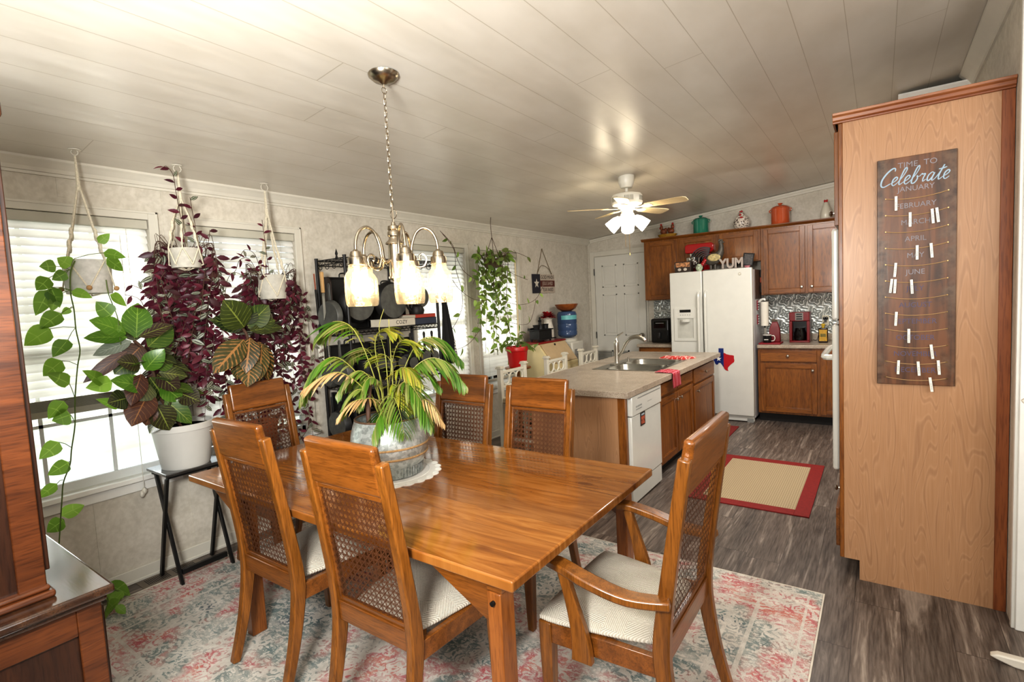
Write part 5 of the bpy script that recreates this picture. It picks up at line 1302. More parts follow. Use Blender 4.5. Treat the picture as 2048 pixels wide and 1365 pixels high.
# dutch ovens and pots standing on the shelves
def dutch(label, p, r, h):
    t = thing('dutch_oven', label, 'pot', p, group='dutch ovens on the rack'); m = MB(); m.lathe([(0,0),(r*.85,0),(r*.93,.02),(r,h),(r-.006,h),(r*.9,.03),(0,.02)], 26); m.build('pot_body', M_IRON, t, smooth=40)
    m = MB(); m.lathe([(r+.004,h+.001),(r+.004,h+.008),(r*.7,h+.025),(.02,h+.032),(.012,h+.045),(.022,h+.055),(0,h+.06)], 26); m.build('lid', M_IRON, t, smooth=40)
    m = MB(); m.torus((0,r+.012,h-.02),.03,.006,'z',14,6); m.torus((0,-r-.012,h-.02),.03,.006,'z',14,6); m.build('handle', M_IRON, t); return t
dutch('black dutch oven on the shelf behind the palm fronds', (-3.345, 2.69, .992), .135, .16)
dutch('black dutch oven on the middle shelf, kitchen side of the palm', (-3.345, 3.11, .992), .135, .16)
dutch('black dutch oven on the second lowest shelf, window side', (-3.34, 2.68, .527), .135, .2)
dutch('black dutch oven on the second lowest shelf, kitchen side', (-3.34, 3.12, .527), .135, .2)
t = thing('kettle', 'small black kettle standing above the red book on the rack', 'kettle', (-3.28, 3.28, 1.407+.128))
m = MB(); m.lathe([(0,0),(.06,0),(.068,.03),(.055,.065),(.02,.078),(.008,.085),(.012,.098),(0,.102)], 20); m.build('body', M_IRON, t, smooth=45)
m = MB(); m.tube(curve([(0,-.055,.05),(0,-.05,.12),(0,.0,.15),(0,.05,.12),(0,.055,.05)],4),.005,6); m.build('handle', M_IRON, t); m = MB(); m.tube([(0,-.06,.03),(0,-.1,.06),(0,-.115,.09)],[.014,.01,.008],8); m.build('spout', M_IRON, t)
def book(label, y0, y1, z0, z1, cov, txt=None, tcol='2b2622', x0=-3.42, x1=RX1-.004):
    t = thing('cookbook', label, 'book', (0,0,0), group='cookbooks on the rack')
    m = MB(); m.box(x0,x1,y0,y1,z0,z0+.003); m.box(x0,x1,y0,y1,z1-.003,z1); m.box(x1-.003,x1,y0,y1,z0,z1); m.build('cover', plain('cover_'+cov, cov, .5, var=.08), t, bevel=.001)
    MB().box(x0+.006,x1-.0035,y0+.004,y1-.004,z0+.0032,z1-.0032).build('pages', plain('book_pages', 'E4DCC8', .8), t)
    if txt: text('lettering', txt, (z1-z0)*(.72 if len(txt) < 6 else .42), plain('ink_'+tcol, tcol, .6), t, (x1+.0006,(y0+y1)/2,(z0+z1)/2), (R(90),0,R(90)), .0004)
book('thick white cookbook with COZY on its spine', 2.80, 3.10, 1.406, 1.468, 'CFC8B8', 'COZY')
book('navy cookbook under the red one on the rack', 3.105, 3.36, 1.406, 1.460, '30384A')
book('red cookbook lying on the navy one', 3.11, 3.35, 1.461, 1.492, 'B2402E')
for o in bpy.data.objects:
    if o.name.startswith('kettle'): o.location = (-3.25, 3.17, 1.4935)
t = thing('apron', 'long black cloth hanging at the kitchen end of the pot rack', 'cloth', (-3.215, 3.47, 1.02))
m = MB(); vs = []; nx, nz = 14, 16
for j in range(nz+1):
    q = j/nz; w = .018+.085*(1-q)**1.2
    for i in range(nx+1): u = i/nx*2-1; vs.append((.02*math.sin(u*7+q*2)*(1.2-q), u*w+(1-q)*.045, .74*q))
m.add(vs, [(j*(nx+1)+i, j*(nx+1)+i+1, (j+1)*(nx+1)+i+1, (j+1)*(nx+1)+i) for j in range(nz) for i in range(nx)])
o = m.build('cloth_drape', plain('black_cloth', '1d1b1a', .85), t, smooth=80); s_ = o.modifiers.new('thick','SOLIDIFY'); s_.thickness = .004
m = MB(); 
for k in range(5): m.box(.022,.0235,.095,.115,.08+.028*k,.1+.028*k)
m.build('printed_mark', plain('pale_print', 'C9C5BC', .8), t)
MB().cyl((0,-.02,.735),(0,-.085,.80),.003,n=6).build('hanging_loop', M_BLACK, t)
# ================================================================ chandelier
M_NICK = plain('brushed_nickel', 'B5AA98', .25, 1., var=.06); M_BRASS = plain('warm_nickel', 'B09468', .22, 1.)
g = NT('jar_glass'); lw = g.n('LayerWeight', {'Blend': .35}); tr_n = g.n('BsdfTransparent', {'Color': (1,.95,.86,1)}); gl_n = g.n('BsdfGlossy', {'Color': (1,.94,.84,1), 'Roughness': .05})
bump_ = g.n('Bump', {'Height': g.noise(g.obj(), 38, 2), 'Strength': .5, 'Distance': .01}); g.t.links.new(bump_.outputs[0], gl_n.inputs['Normal'])
M_JAR = g.surf(g.n('MixShader', {0: g.math('ADD', g.math('MULTIPLY', lw.outputs['Facing'], .6), .08), 1: tr_n.outputs[0], 2: gl_n.outputs[0]}).outputs[0])
tl_n = NT.n(g, 'BsdfTranslucent', {'Color': (1,.93,.8,1)}); M_JAR = g.surf(g.n('MixShader', {0: .13, 1: g.t.nodes['Mix Shader'].outputs[0], 2: tl_n.outputs[0]}).outputs[0])
M_BULB = emit('warm_bulb', 'FFE3B8', 26)
cx, cyy = -1.833, 1.676
cz = ceil_z(cx)
cd = thing('chandelier', 'five-light nickel chandelier with glass mason jar shades on a chain', 'lamp', (cx, cyy, 0))
MB().lathe([(0,cz-.045),(.012,cz-.043),(.02,cz-.036),(.045,cz-.03),(.066,cz-.012),(.07,cz+.001),(.06,cz+.006)], 32).build('canopy', M_NICK, cd, smooth=50)
m = MB(); m.cyl((0,0,cz-.044),(0,0,cz-.06),.004,n=8); m.torus((0,0,cz-.072),.014,.0018,'x',16,6)
z = cz-.085; k = 0
while z > 2.03:
    m.torus((0,0,z-.012),.0105,.0019,'x' if k % 2 else 'y',12,5,sx=.62,sy=1.45); z -= .0255; k += 1
m.build('chain', M_NICK, cd, smooth=60)
m = MB(); m.cyl((0,0,2.035),(0,0,1.945),.0045,n=8); m.torus((.006,0,1.985),.021,.0018,'y',20,6); m.build('loop', M_NICK, cd)
MB().lathe([(0,1.95),(.008,1.948),(.012,1.935),(.026,1.93),(.028,1.915),(.024,1.91),(.030,1.9),(.030,1.885),(.024,1.88),(.026,1.868),(.04,1.855),(.042,1.848),(.031,1.845),(.031,1.70),(.036,1.698),(.036,1.69),(.02,1.68),(.008,1.672),(.01,1.66),(0,1.652)], 28).build('stem_body', M_NICK, cd, smooth=40)
a0 = math.atan2(-1.683, 1.824) + R(13)
for k in range(5):
    a = a0 + 2*PI*k/5; ca, sa = math.cos(a), math.sin(a); P = lambda r, z: (r*ca, r*sa, z)
    m = MB(); m.tube(curve([P(.031,1.765),P(.06,1.752),P(.085,1.762),P(.088,1.785)],4)[:0] or curve([P(.03,1.775),P(.055,1.765),P(.072,1.79),P(.078,1.84),P(.10,1.895),P(.135,1.918),P(.172,1.9),P(.193,1.855),P(.197,1.80)],4), .0068, 8)
    m.tube(curve([P(.070,1.785),P(.09,1.742),P(.128,1.742),P(.142,1.775),P(.126,1.798),P(.108,1.788),P(.114,1.770)],4), .005, 6)
    arm = m.build('arm', M_NICK, cd, smooth=60)
    c = P(.197, 0)
    MB().lathe([(0,1.818),(.008,1.818),(.012,1.812),(.022,1.808),(.027,1.795),(.028,1.785),(.036,1.782),(.038,1.77),(.038,1.752),(.034,1.75),(0,1.752)], 24, c).build('lid', M_NICK, arm, smooth=40)
    j = MB(); j.lathe([(.034,1.752),(.036,1.74),(.036,1.728),(.046,1.716),(.055,1.70),(.057,1.68),(.057,1.60),(.054,1.578),(.048,1.568),(.0,1.570)], 28, c)
    js = j.build('jar_shade', M_JAR, arm, smooth=60)
    m = MB(); m.lathe([(0,1.612),(.02,1.62),(.03,1.64),(.031,1.66),(.022,1.69),(.012,1.71),(.012,1.745),(0,1.745)], 18, c); m.build('bulb', M_BULB, arm, smooth=60)
# ================================================================ ceiling fan
fx, fy = -1.83, 4.434
fz = ceil_z(fx)
fn = thing('ceiling_fan', 'white five-blade ceiling fan with lit tulip shades over the island', 'fan', (fx, fy, 0))
M_FANW = plain('fan_white', 'E4E0D4', .35, var=.02); M_BLADE = wood('fan_blade', 'C9B48C', 'DCCAA4', 'x', 1, .4, 0, bstr=.01, contrast=(.2,.8))
MB().lathe([(.018,fz-.105),(.05,fz-.1),(.068,fz-.06),(.072,fz-.015),(.07,fz+.004)], 28).build('canopy', M_FANW, fn, smooth=50)
MB().cyl((0,0,fz-.103),(0,0,2.462),.013,n=12).build('downrod', M_FANW, fn)
MB().lathe([(.013,2.465),(.075,2.463),(.125,2.45),(.135,2.435),(.135,2.375),(.128,2.362),(.09,2.352),(.075,2.335),(.06,2.325),(0,2.325)], 36).build('motor_housing', M_FANW, fn, smooth=35)
m = MB()
for k in range(6):
    for q in range(7):
        a = 2*PI*k/6 + (q-3)*.085; m.obox((.1352*math.cos(a), .1352*math.sin(a), 2.405), (.002, .005, .042), (0,0,a))
m.build('vent_slots', plain('vent_shadow', '8c8778', .6), fn, smooth=0)
for k in range(5):
    a = R(-1) + 2*PI*k/5; M = Matrix.Rotation(a, 4, 'Z') @ Matrix.Translation((0,0,2.335)) @ Matrix.Rotation(R(-11), 4, 'X')
    m = MB(); pts = [(.17,-.042),(.2,-.05),(.46,-.062),(.51,-.058),(.53,-.035),(.53,.035),(.51,.058),(.46,.062),(.2,.05),(.17,.042)]
    m.prism(pts, 'z', -.003, .003); m.xform(M); b = m.build('blade', M_BLADE, fn, bevel=.001)
    m = MB(); m.prism([(.08,-.014),(.13,-.012),(.17,-.034),(.22,-.03),(.235,0),(.22,.03),(.17,.034),(.13,.012),(.08,.014)], 'z', -.0085, -.0032); m.xform(M); m.build('blade_iron', M_FANW, b, bevel=.001)
MB().lathe([(.05,2.326),(.052,2.29),(.06,2.28),(.058,2.262),(.03,2.25),(0,2.248)], 24).build('light_kit', M_FANW, fn, smooth=40)
g = NT('lit_frosted_glass'); e_ = g.n('Emission', {'Color': hx('FFF0D2'), 'Strength': 20}); d_ = g.n('BsdfTranslucent', {'Color': (1,1,1,1)}); M_LIT = g.surf(g.n('MixShader', {0: .8, 1: d_.outputs[0], 2: e_.outputs[0]}).outputs[0])
for k in range(4):
    a = R(-67) + PI/2*k; tilt = R(50)
    M = Matrix.Translation((.035*math.cos(a), .035*math.sin(a), 2.268)) @ Matrix.Rotation(a, 4, 'Z') @ Matrix.Rotation(-tilt, 4, 'Y')
    m = MB(); m.lathe([(0,-.0),(.018,-.0),(.02,-.03),(.0,-.032)], 14); m.xform(M); so_ = m.build('socket', M_FANW, fn, smooth=40)
    m = MB(); m.lathe([(.02,-.03),(.034,-.04),(.046,-.075),(.052,-.12),(.056,-.16),(.058,-.162),(.054,-.12),(.048,-.075),(.034,-.045)], 22); m.xform(M); m.build('glass_shade', M_LIT, fn, smooth=60)
m = MB(); m.cyl((.02,-.02,2.25),(.02,-.02,1.93),.0016,n=5); m.cyl((-.015,-.025,2.25),(-.015,-.025,1.99),.0016,n=5); m.lathe([(0,0),(.006,.004),(.006,.02),(0,.026)], 8, (.02,-.02,1.91)); m.build('pull_chain', M_BRASS, fn)
# ================================================================ things on top of the wall cabinets
ZT = 2.3095
def canister(label, p, r, h, hexc):
    t = thing('ceramic_canister', label, 'canister', p, group='lidded canisters on the cabinets'); M_ = plain('glaze_'+hexc, hexc, .18, var=.06, **{'Coat Weight': .6})
    MB().lathe([(0,0),(r*.93,0),(r,.012),(r,h*.72),(r*1.02,h*.735),(r*.97,h*.76),(0,h*.76)], 30).build('jar_body', M_, t, smooth=40)
    MB().lathe([(r*.98,h*.762),(r*.99,h*.78),(r*.8,h*.84),(r*.45,h*.875),(r*.18,h*.885),(r*.16,h*.92),(r*.27,h*.95),(r*.25,h*.985),(0,h)], 30).build('lid', M_, t, smooth=40)
    m = MB()
    for s_ in (-1,1): m.torus((s_*r*1.02,0,h*.66), .016, .006, 'y', 12, 6)
    m.build('lug_handle', M_, t)
canister('teal green lidded ceramic canister on top of the cabinets', (-1.885, 6.98, ZT), .095, .235, '2F8068')
canister('orange lidded ceramic canister on top of the cabinets', (-.965, 6.98, ZT), .1, .255, 'C05A32')
M_REDC = plain('comb_red', 'B01C1A', .4)
t = thing('hen_cookie_jar', 'speckled white hen cookie jar with red comb on the cabinets', 'jar', (-1.395, 6.98, ZT))
g = NT('speckled_glaze'); nz = g.noise(g.obj(), 55, 2); M_SPK = g.m; g.bsdf(g.ramp(nz, [(.40, hx('4A3A34')), (.46, hx('D9CFC2')), (1, hx('E6DED2'))], 'LINEAR'), .3)
MB().lathe([(0,0),(.07,0),(.095,.04),(.1,.08),(.09,.11),(0,.115)], 26).build('jar_body', M_SPK, t, smooth=50)
m = MB(); m.sphere((0,0,.125),(.078,.07,.05),18,10); m.sphere((.0,-.03,.172),(.04,.04,.034),14,9); m.prism([(.03,.13),(.085,.19),(.06,.12)],'y',-.01,.03) if False else None; m.build('hen_lid', M_SPK, t, smooth=60)
m = MB(); m.sphere((-.008,-.03,.205),(.012,.01,.016),8,6); m.sphere((.01,-.03,.208),(.012,.01,.018),8,6); m.sphere((.0,-.072,.168),(.012,.01,.016),8,6); m.sphere((.012,-.068,.135),(.02,.01,.012),8,6); m.build('comb', M_REDC, t, smooth=60)
t = thing('hen_pair_figurine', 'pair of brown hens on a yellow basket at the end of the cabinets', 'figurine', (-2.325, 6.98, ZT))
m = MB(); m.lathe([(0,0),(.10,0),(.125,.035),(.128,.045),(.1,.045),(0,.04)], 22, sy=.65); m.build('basket', plain('basket_yellow', 'A97E22', .6, vs=70, var=.3), t, smooth=40)
for s_ in (-1, 1):
    m = MB(); m.sphere((s_*.05,0,.085),(.045,.04,.042),14,9); m.sphere((s_*.075,-.01,.14),(.022,.022,.034),10,8); m.sphere((s_*.02,0,.105),(.02,.02,.03),10,8); h_ = m.build('hen', plain('hen_brown', '7E4426', .5, vs=40, var=.5), t, smooth=60)
    m = MB(); m.sphere((s_*.078,-.012,.178),(.015,.008,.014),8,6); m.sphere((s_*.092,-.02,.132),(.008,.006,.012),8,6); m.build('comb', M_REDC, h_)
t = thing('hen_bottle', 'tall white hen-shaped bottle with red top at the oven end of the cabinets', 'bottle', (-.50, 6.98, ZT))
MB().lathe([(0,0),(.05,0),(.058,.02),(.056,.07),(.04,.13),(.026,.165),(.024,.18),(.012,.195),(0,.196)], 22).build('body', plain('milk_white', 'CFCABA', .3, var=.04), t, smooth=50)
m = MB(); m.sphere((0,0,.2),(.02,.014,.013),10,7); m.sphere((.012,0,.212),(.01,.008,.01),8,6); m.sphere((-.01,0,.212),(.01,.008,.01),8,6); m.build('comb', M_REDC, t)
# ================================================================ things on the refrigerator
FT = 1.8125
M_MIXR = plain('mixer_red', 'A30A12', .15, var=.03, **{'Coat Weight': .8})
t = thing('stand_mixer', 'glossy red stand mixer with steel bowl on the refrigerator', 'mixer', (-1.83, 6.72, FT-.02))
MB().box(-.17,.13,-.1,.1,0,.035).build('base', M_MIXR, t, bevel=.015, seg=3)
MB().box(.04,.13,-.05,.05,.0355,.25).build('column', M_MIXR, t, bevel=.018, seg=3)
m = MB(); m.prism([(-.175,.27),(-.16,.255),(.14,.25),(.17,.275),(.175,.34),(.15,.368),(-.14,.368),(-.175,.35)], 'y', -.06, .06); m.build('motor_head', M_MIXR, t, bevel=.022, seg=3)
MB().cyl((-.10,0,.252),(-.10,0,.215),.035,.03,18).build('attachment_hub', M_CHROME, t)
MB().lathe([(.04,.037),(.05,.04),(.055,.045),(.085,.09),(.1,.14),(.102,.2),(.106,.203),(.1,.204),(.095,.14),(.0,.05)], 26, (-.08,0,0)).build('bowl', M_CHROME, t, smooth=50)
t = thing('decorated_tin', 'dark tin box with pictured front on the refrigerator edge', 'tin', (-1.985, 6.555, FT))
MB().box(-.10,.10,-.06,.05,0,.13).build('box', plain('tin_dark', '352820', .4), t, bevel=.004)
m = MB().box(-.085,.085,-.0615,-.06,.065,.12); m.build('picture_panel', plain('tin_picture', 'A87850', .5, vs=45, var=.8), t)
m = MB()
for x in (-.04,.03): m.sphere((x,-.0615,.035),(.022,.002,.018),10,6)
m.build('painted_motif', plain('tin_motif', 'B9B0A4', .5), t)
m = MB(); m.tube(curve([(-.104,0,.02),(-.118,0,.06),(-.118,0,.10),(-.104,0,.12)],3),.004,6); m.build('handle', M_CHROME, t)
t = thing('rooster_figure', 'dark metal rooster with arched tail and cream wing on the refrigerator', 'figurine', (-1.665, 6.555, FT))
M_RST = plain('aged_metal', '57524A', .5, .3, vs=40, var=.3)
def plate(pts, y0, y1): m_ = MB(); m_.prism(pts, 'y', y0, y1); return m_
m = MB(); m.sphere((.03,0,.135),(.10,.05,.075),18,11,rot=Euler((0,R(-14),0))); m.tube(curve([(.085,0,.165),(.115,0,.21),(.125,0,.27),(.118,0,.318)],4),[.055,.052,.048,.044,.04,.036,.032,.03,.028,.026,.025,.024,.022],12); m.sphere((.117,0,.325),(.026,.02,.024),12,8); m.tube([(.14,0,.325),(.165,0,.318)],[.011,.003],8)
m.build('body', M_RST, t, smooth=60)
m = MB()
for k in range(6):                                  # arched sickle feathers, each a curved blade
    r1 = .055+.020*k; cx0, cz0 = -.045-.006*k, .135; w_ = .016; arc = [R(62)+R(128-4*k)*j/10 for j in range(11)]
    out = [(cx0+(r1)*math.cos(q)*1.05, cz0+r1*math.sin(q)*1.0) for q in arc]; inn = [(cx0+(r1-w_*(1-j/11))*math.cos(q)*1.05, cz0+(r1-w_*(1-j/11))*math.sin(q)) for j, q in enumerate(arc)]
    m.prism(out+inn[::-1], 'y', -.012-.004*(k%3), .012-.004*(k%2))
m.build('tail_feathers', plain('slate_feather', '3E4446', .5, .2), t, smooth=40)
m = MB(); m.sphere((.05,-.046,.15),(.075,.012,.045),14,8); m.build('wing_panel', plain('cream_patina', 'B8A878', .6, vs=50, var=.35), t, smooth=60)
m = MB(); m.box(-.07,.13,-.04,.04,0,.012); m.cyl((.0,0,.012),(.0,0,.075),.014,n=8); m.cyl((.05,0,.012),(.05,0,.075),.014,n=8); m.build('stand', M_RST, t)
m = MB()
for k in range(5): m.sphere((-.06-.014*k,-.03,.125-.02*k),(.024,.014,.02),8,6)
m.build('red_feathers', M_MIXR, t, smooth=60)
m = MB()
for k in range(4): m.sphere((.1+.012*k,0,.348+.005*math.sin(k*2)),(.009,.006,.015),8,6)
m.build('comb', M_RST, t)
t = thing('glass_ornament', 'small round glass jar with green pattern in front of the rooster', 'jar', (-1.785, 6.492, FT))
MB().lathe([(0,0),(.025,0),(.042,.03),(.042,.05),(.026,.075),(.022,.085),(0,.086)], 20).build('ball', plain('glass_green', 'A9B39A', .15, vs=45, var=.5), t, smooth=60)
t = thing('word_sign', 'standing wooden letters spelling YUM on the refrigerator', 'sign', (-1.425, 6.53, FT))
MB().box(-.125,.125,-.014,.014,0,.006).build('base_strip', plain('grey_wood', '9A8E84', .6), t)
text('lettering', 'YUM', .155, plain('letter_grey', 'A89C92', .6), t, (0,0,.062), (R(90),0,0), .01, bold=.006, sx=.82)
t = thing('framed_picture', 'small black picture frame leaning behind the YUM letters', 'frame', (-1.272, 6.62, FT+.028), 0)
m = MB()
for a, b, c, d in ((-.06,-.048,0,.15),(.048,.06,0,.15),(-.048,.048,0,.012),(-.048,.048,.138,.15)): m.box(a,b,-.006,.006,c,d)
m.xform(Matrix.Rotation(R(8),4,'Y') @ Matrix.Rotation(R(-12),4,'X')); m.build('frame_border', M_BLACK, t, bevel=.002)
m = MB().box(-.048,.048,.0,.004,.012,.138); m.xform(Matrix.Rotation(R(8),4,'Y') @ Matrix.Rotation(R(-12),4,'X')); m.build('print', plain('dark_print', '4a4644', .4, vs=40, var=.5), t)
t = thing('candy_dish', 'little pink and white bowl at the front corner of the refrigerator top', 'bowl', (-1.25, 6.52, FT))
MB().lathe([(0,0),(.02,0),(.036,.022),(.034,.024),(.02,.008),(0,.006)], 18).build('dish', plain('pink_glaze', 'C08088', .3, vs=60, var=.4), t, smooth=50)
# ================================================================ things on the refrigerator side and back counter
FX = -1.1895
o = MB().box(FX-.0005, FX+.0035, 6.62, 7.0, 1.44, 1.79).build('photo_collage', plain('collage_brown', '4E3A30', .5, vs=22, var=.7), smooth=0); tag(o, 'dark printed sheet on the side of the refrigerator', 'poster')
t = thing('lighter', 'black and orange utility lighter clipped on the refrigerator side', 'lighter', (FX+.004, 6.93, 1.6))
MB().box(0,.02,-.012,.012,.1,.19).build('grip', M_BLACK, t, bevel=.004); MB().box(0,.018,-.014,.014,.035,.1).build('body', plain('orange_plastic', 'C0502A', .4), t, bevel=.004); MB().cyl((.01,0,.035),(.01,0,-.08),.005,n=8).build('nozzle', M_APPG, t)
for z, lab in ((1.31, 'upper'), (1.14, 'lower')):
    t = thing('spice_clip', lab + ' dark red clip rack on the refrigerator side by the paper towels', 'rack', (FX+.0005, 6.72, z), group='red clip racks')
    MB().box(0,.012,-.02,.02,0,.115).build('back_plate', plain('clip_red', '7E1420', .4), t, bevel=.003); m = MB()
    for k in range(4): m.box(.012,.022,-.02,.02,.006+.028*k,.012+.028*k)
    m.build('prong', plain('clip_white', 'D5D0CC', .4), t)
t = thing('paper_towel_holder', 'white paper towel roll on a holder at the refrigerator side', 'holder', (FX+.0005, 6.76, 0))
m = MB(); m.tube(curve([(.014,0,1.40),(.04,0,1.43),(.075,0,1.435),(.075,0,1.42)],3),.014,8); m.build('bracket', M_APPL, t); MB().cyl((.075,0,1.43),(.075,0,1.095),.009,n=10).build('rod', M_BLACK, t)
MB().lathe([(.011,1.12),(.043,1.12),(.043,1.405),(.011,1.405)], 26, (.075,0,0)).build('paper_roll', plain('paper_white', 'E2DDD0', .9, var=.03), t, smooth=40)
CT = .9092
o = MB().box(-1.16,-.93,6.60,6.84,CT,CT+.018).build('silicone_mat', plain('mat_red', '860F1E', .5), bevel=.005); tag(o, 'flat red tray on the counter under the black mug', 'tray')
t = thing('coffee_mug', 'black mug with white band of writing on the red tray', 'mug', (-1.075, 6.66, CT+.0185))
MB().lathe([(0,0),(.042,0),(.046,.006),(.046,.085),(.043,.085),(.042,.01),(0,.008)], 24).build('cup', plain('mug_black', '141414', .3), t, smooth=40)
MB().lathe([(.0445,.0855),(.0465,.0855),(.0465,.094),(.0425,.094)], 24).build('rim', plain('mug_white', 'D8D5CC', .3), t)
m = MB(); m.tube(curve([(.044,0,.08),(.072,0,.078),(.082,0,.05),(.07,0,.022),(.044,0,.018)],4),.0055,8); m.build('handle', plain('mug_white', 'D8D5CC', .3), t); MB().box(-.025,.02,-.0475,-.045,.033,.042).build('band_mark', plain('mug_white', 'D8D5CC', .3), t)
t = thing('coffee_bag', 'red bag with folded silver top behind the black mug', 'bag', (-1.01, 6.78, CT+.0185))
m = MB(); m.add([(-.06,-.035,0),(.06,-.035,0),(.06,.035,0),(-.06,.035,0),(-.055,-.04,.15),(.055,-.04,.15),(.055,.035,.15),(-.055,.035,.15),(-.03,-.008,.235),(.03,-.008,.235),(.03,.008,.235),(-.03,.008,.235)], [(3,2,1,0),(8,9,10,11)]+[(i*4+j,i*4+(j+1)%4,i*4+4+(j+1)%4,i*4+4+j) for i in (0,1) for j in range(4)])
m.build('pouch', plain('bag_red', '700C16', .35), t, bevel=.006); m = MB().obox((0,0,.252),(.062,.02,.035)); m.build('top_fold', M_CHROME, t, bevel=.004)
t = thing('coffee_maker', 'red and black drip coffee maker on the back counter', 'coffee maker', (-.765, 6.86, CT))
M_CR = plain('maker_red', '74080F', .3); M_CB = plain('maker_black', '121112', .25)
MB().box(-.105,.105,0,.2,0,.022).build('base', M_CR, t, bevel=.006); MB().box(-.105,.105,.13,.2,.0225,.25).build('back', M_CB, t, bevel=.004)
for s_ in (-1,1): MB().box(s_*.105,s_*.075,.0,.13,.0225,.25).build('side_pillar', M_CR, t, bevel=.005)
MB().box(-.105,.105,0,.2,.2505,.355).build('brew_head', M_CR, t, bevel=.008)
m = MB().box(-.042,.042,-.004,.0,.26,.35); m.build('control_strip', plain('maker_grey', '77726c', .35, .4), t); m = MB()
for k in range(3): m.box(-.03,.03,-.006,-.004,.27+.027*k,.285+.027*k)
m.build('buttons', M_CB, t)
MB().lathe([(0,.024),(.055,.024),(.066,.05),(.066,.10),(.05,.15),(.048,.165),(.054,.17),(.0,.172)], 24, (0,.064,0)).build('carafe', plain('carafe_glass', '0e0d0d', .06), t, smooth=50)
m = MB(); m.tube(curve([(0,0.0,.15),(0,-.04,.14),(0,-.045,.09),(0,-.012,.06)],4),.008,8); m.build('carafe_handle', M_CB, t)
t = thing('liquor_bottle', 'squat dark bottle with yellow label beside the coffee maker', 'bottle', (-.525, 6.86, CT))
MB().box(-.048,.048,-.025,.025,0,.17).build('bottle_body', plain('bottle_dark', '2A1810', .15), t, bevel=.012, seg=3); m = MB(); m.prism([(-.04,.02),(-.036,.085),(-.04,.15),(.04,.15),(.036,.085),(.04,.02)],'y',-.0265,-.025); m.build('label', plain('label_yellow', 'B8902A', .5, vs=60, var=.2), t)
m = MB(); [m.box(-.024+.018*k,-.012+.018*k,-.0268,-.0264,.068,.104) for k in range(3)]; m.build('label_mark', plain('label_ink', '3a4a2a', .6), t); MB().lathe([(.014,.17),(.014,.19),(.02,.195),(.02,.215),(0,.22)],14).build('cap', plain('cap_yellow', 'C8A830', .5), t)
o = MB().box(-.56,-.49,BY-.012,BY-.006,1.09,1.205).build('outlet_plate', plain('outlet_ivory', 'C9C2AE', .5)); tag(o, 'ivory outlet plate on the tin backsplash', 'outlet')
t = thing('plug_in', 'dark plug-in warmer stuck in the outlet above the yellow-labelled bottle', 'plug', (-.525, BY-.0125, 1.15)); m = MB(); m.sphere((-.012,-.015,.022),(.016,.012,.018),8,6); m.sphere((.012,-.015,.022),(.016,.012,.018),8,6); m.box(-.012,.012,-.03,0,-.02,.01); m.build('body', M_CB, t)
m = MB(); m.tube(curve([(-.64,7.04,.93),(-.62,6.98,.925),(-.60,7.02,.93),(-.585,7.1,1.0),(-.54,7.17,1.13)],4),.003,6); o = m.build('power_cord', M_CB); tag(o, 'black cord running from the coffee maker to the outlet', 'cord')
t = thing('air_fryer', 'black air fryer on the short counter beside the refrigerator', 'air fryer', (-2.39, 6.76, CT))
MB().box(-.125,.125,.0,.28,0,.325).build('housing', plain('fryer_black', '1B1918', .3), t, bevel=.025, seg=3); MB().box(-.11,.11,-.012,0,.03,.17).build('drawer', plain('fryer_drawer', '151414', .25), t, bevel=.006)
MB().box(-.018,.018,-.05,-.0125,.06,.145).build('drawer_handle', plain('fryer_handle', '24211f', .35), t, bevel=.008); MB().box(-.08,.08,-.003,0,.2,.29).build('display', plain('fryer_glass', '0c0c0d', .08), t)
m = MB().box(-.055,.055,-.001,.001,-.004,.004); m.xform(Matrix.Translation((0,-.0035,.265))); m.build('brand_strip', M_APPG, t)
# ================================================================ corner: secretary desk, cooler, stools, sign
M_CREAM = plain('cream_lacquer', 'D8C79A', .4, var=.04); M_CREAMD = plain('tan_panel', 'C0A884', .4, var=.06)
t = thing('secretary_desk', 'cream slant-front secretary desk with red top against the window wall', 'desk', (0,0,0))
Y0, Y1 = 5.15, 5.79
prf = [(-3.585,.12),(-3.115,.12),(-3.115,.79),(-3.30,1.035),(-3.585,1.035)]
MB().prism(prf, 'y', Y0, Y1).build('carcass', M_CREAM, t, bevel=.004)
MB().box(-3.6,-3.285,Y0-.012,Y1+.012,1.0355,1.055).build('top', plain('desk_red', '8A1D1A', .3), t, bevel=.004)
d = Vector((.185,0,-.245)).normalized(); nrm = Vector((.245,0,.185)).normalized(); m = MB(); L = .29
c0 = Vector((-3.2965,0,1.03)); vs = []
for off in (.002,.018):
    for a, y in ((.012,Y0+.03),(.012,Y1-.03),(L,Y1-.03),(L,Y0+.03)): p = c0+d*a+nrm*off; vs.append((p.x,y,p.z))
m.add(vs, [(3,2,1,0),(4,5,6,7),(0,1,5,4),(1,2,6,5),(2,3,7,6),(3,0,4,7)]); fl_ = m.build('drop_front', M_CREAMD, t, bevel=.003)
p = c0+d*.04+nrm*.019; MB().sphere((p.x,(Y0+Y1)/2,p.z),(.012,.016,.016),10,7).build('lock_plate', M_BLACK, fl_)
for k in range(3):
    o = MB().box(-3.115,-3.098,Y0+.03,Y1-.03,.15+.205*k,.34+.205*k).build('drawer', M_CREAM, t, bevel=.003)
    for y in (Y0+.15, Y1-.15): MB().sphere((-3.09,y,.245+.205*k),(.012,.014,.014),8,6).build('knob', M_BRASS, o)
m = MB()
for x in (-3.56,-3.15):
    for y in (Y0+.03,Y1-.03): m.lathe([(.014,0),(.022,.03),(.026,.12),(0,.1201)],10,(x,y,0))
m.build('bun_feet', M_CREAM, t)
t = thing('toy_stove', 'miniature black cast iron stove with kettle and pans on the red desk top', 'toy', (-3.42, 5.42, 1.0555), R(90))
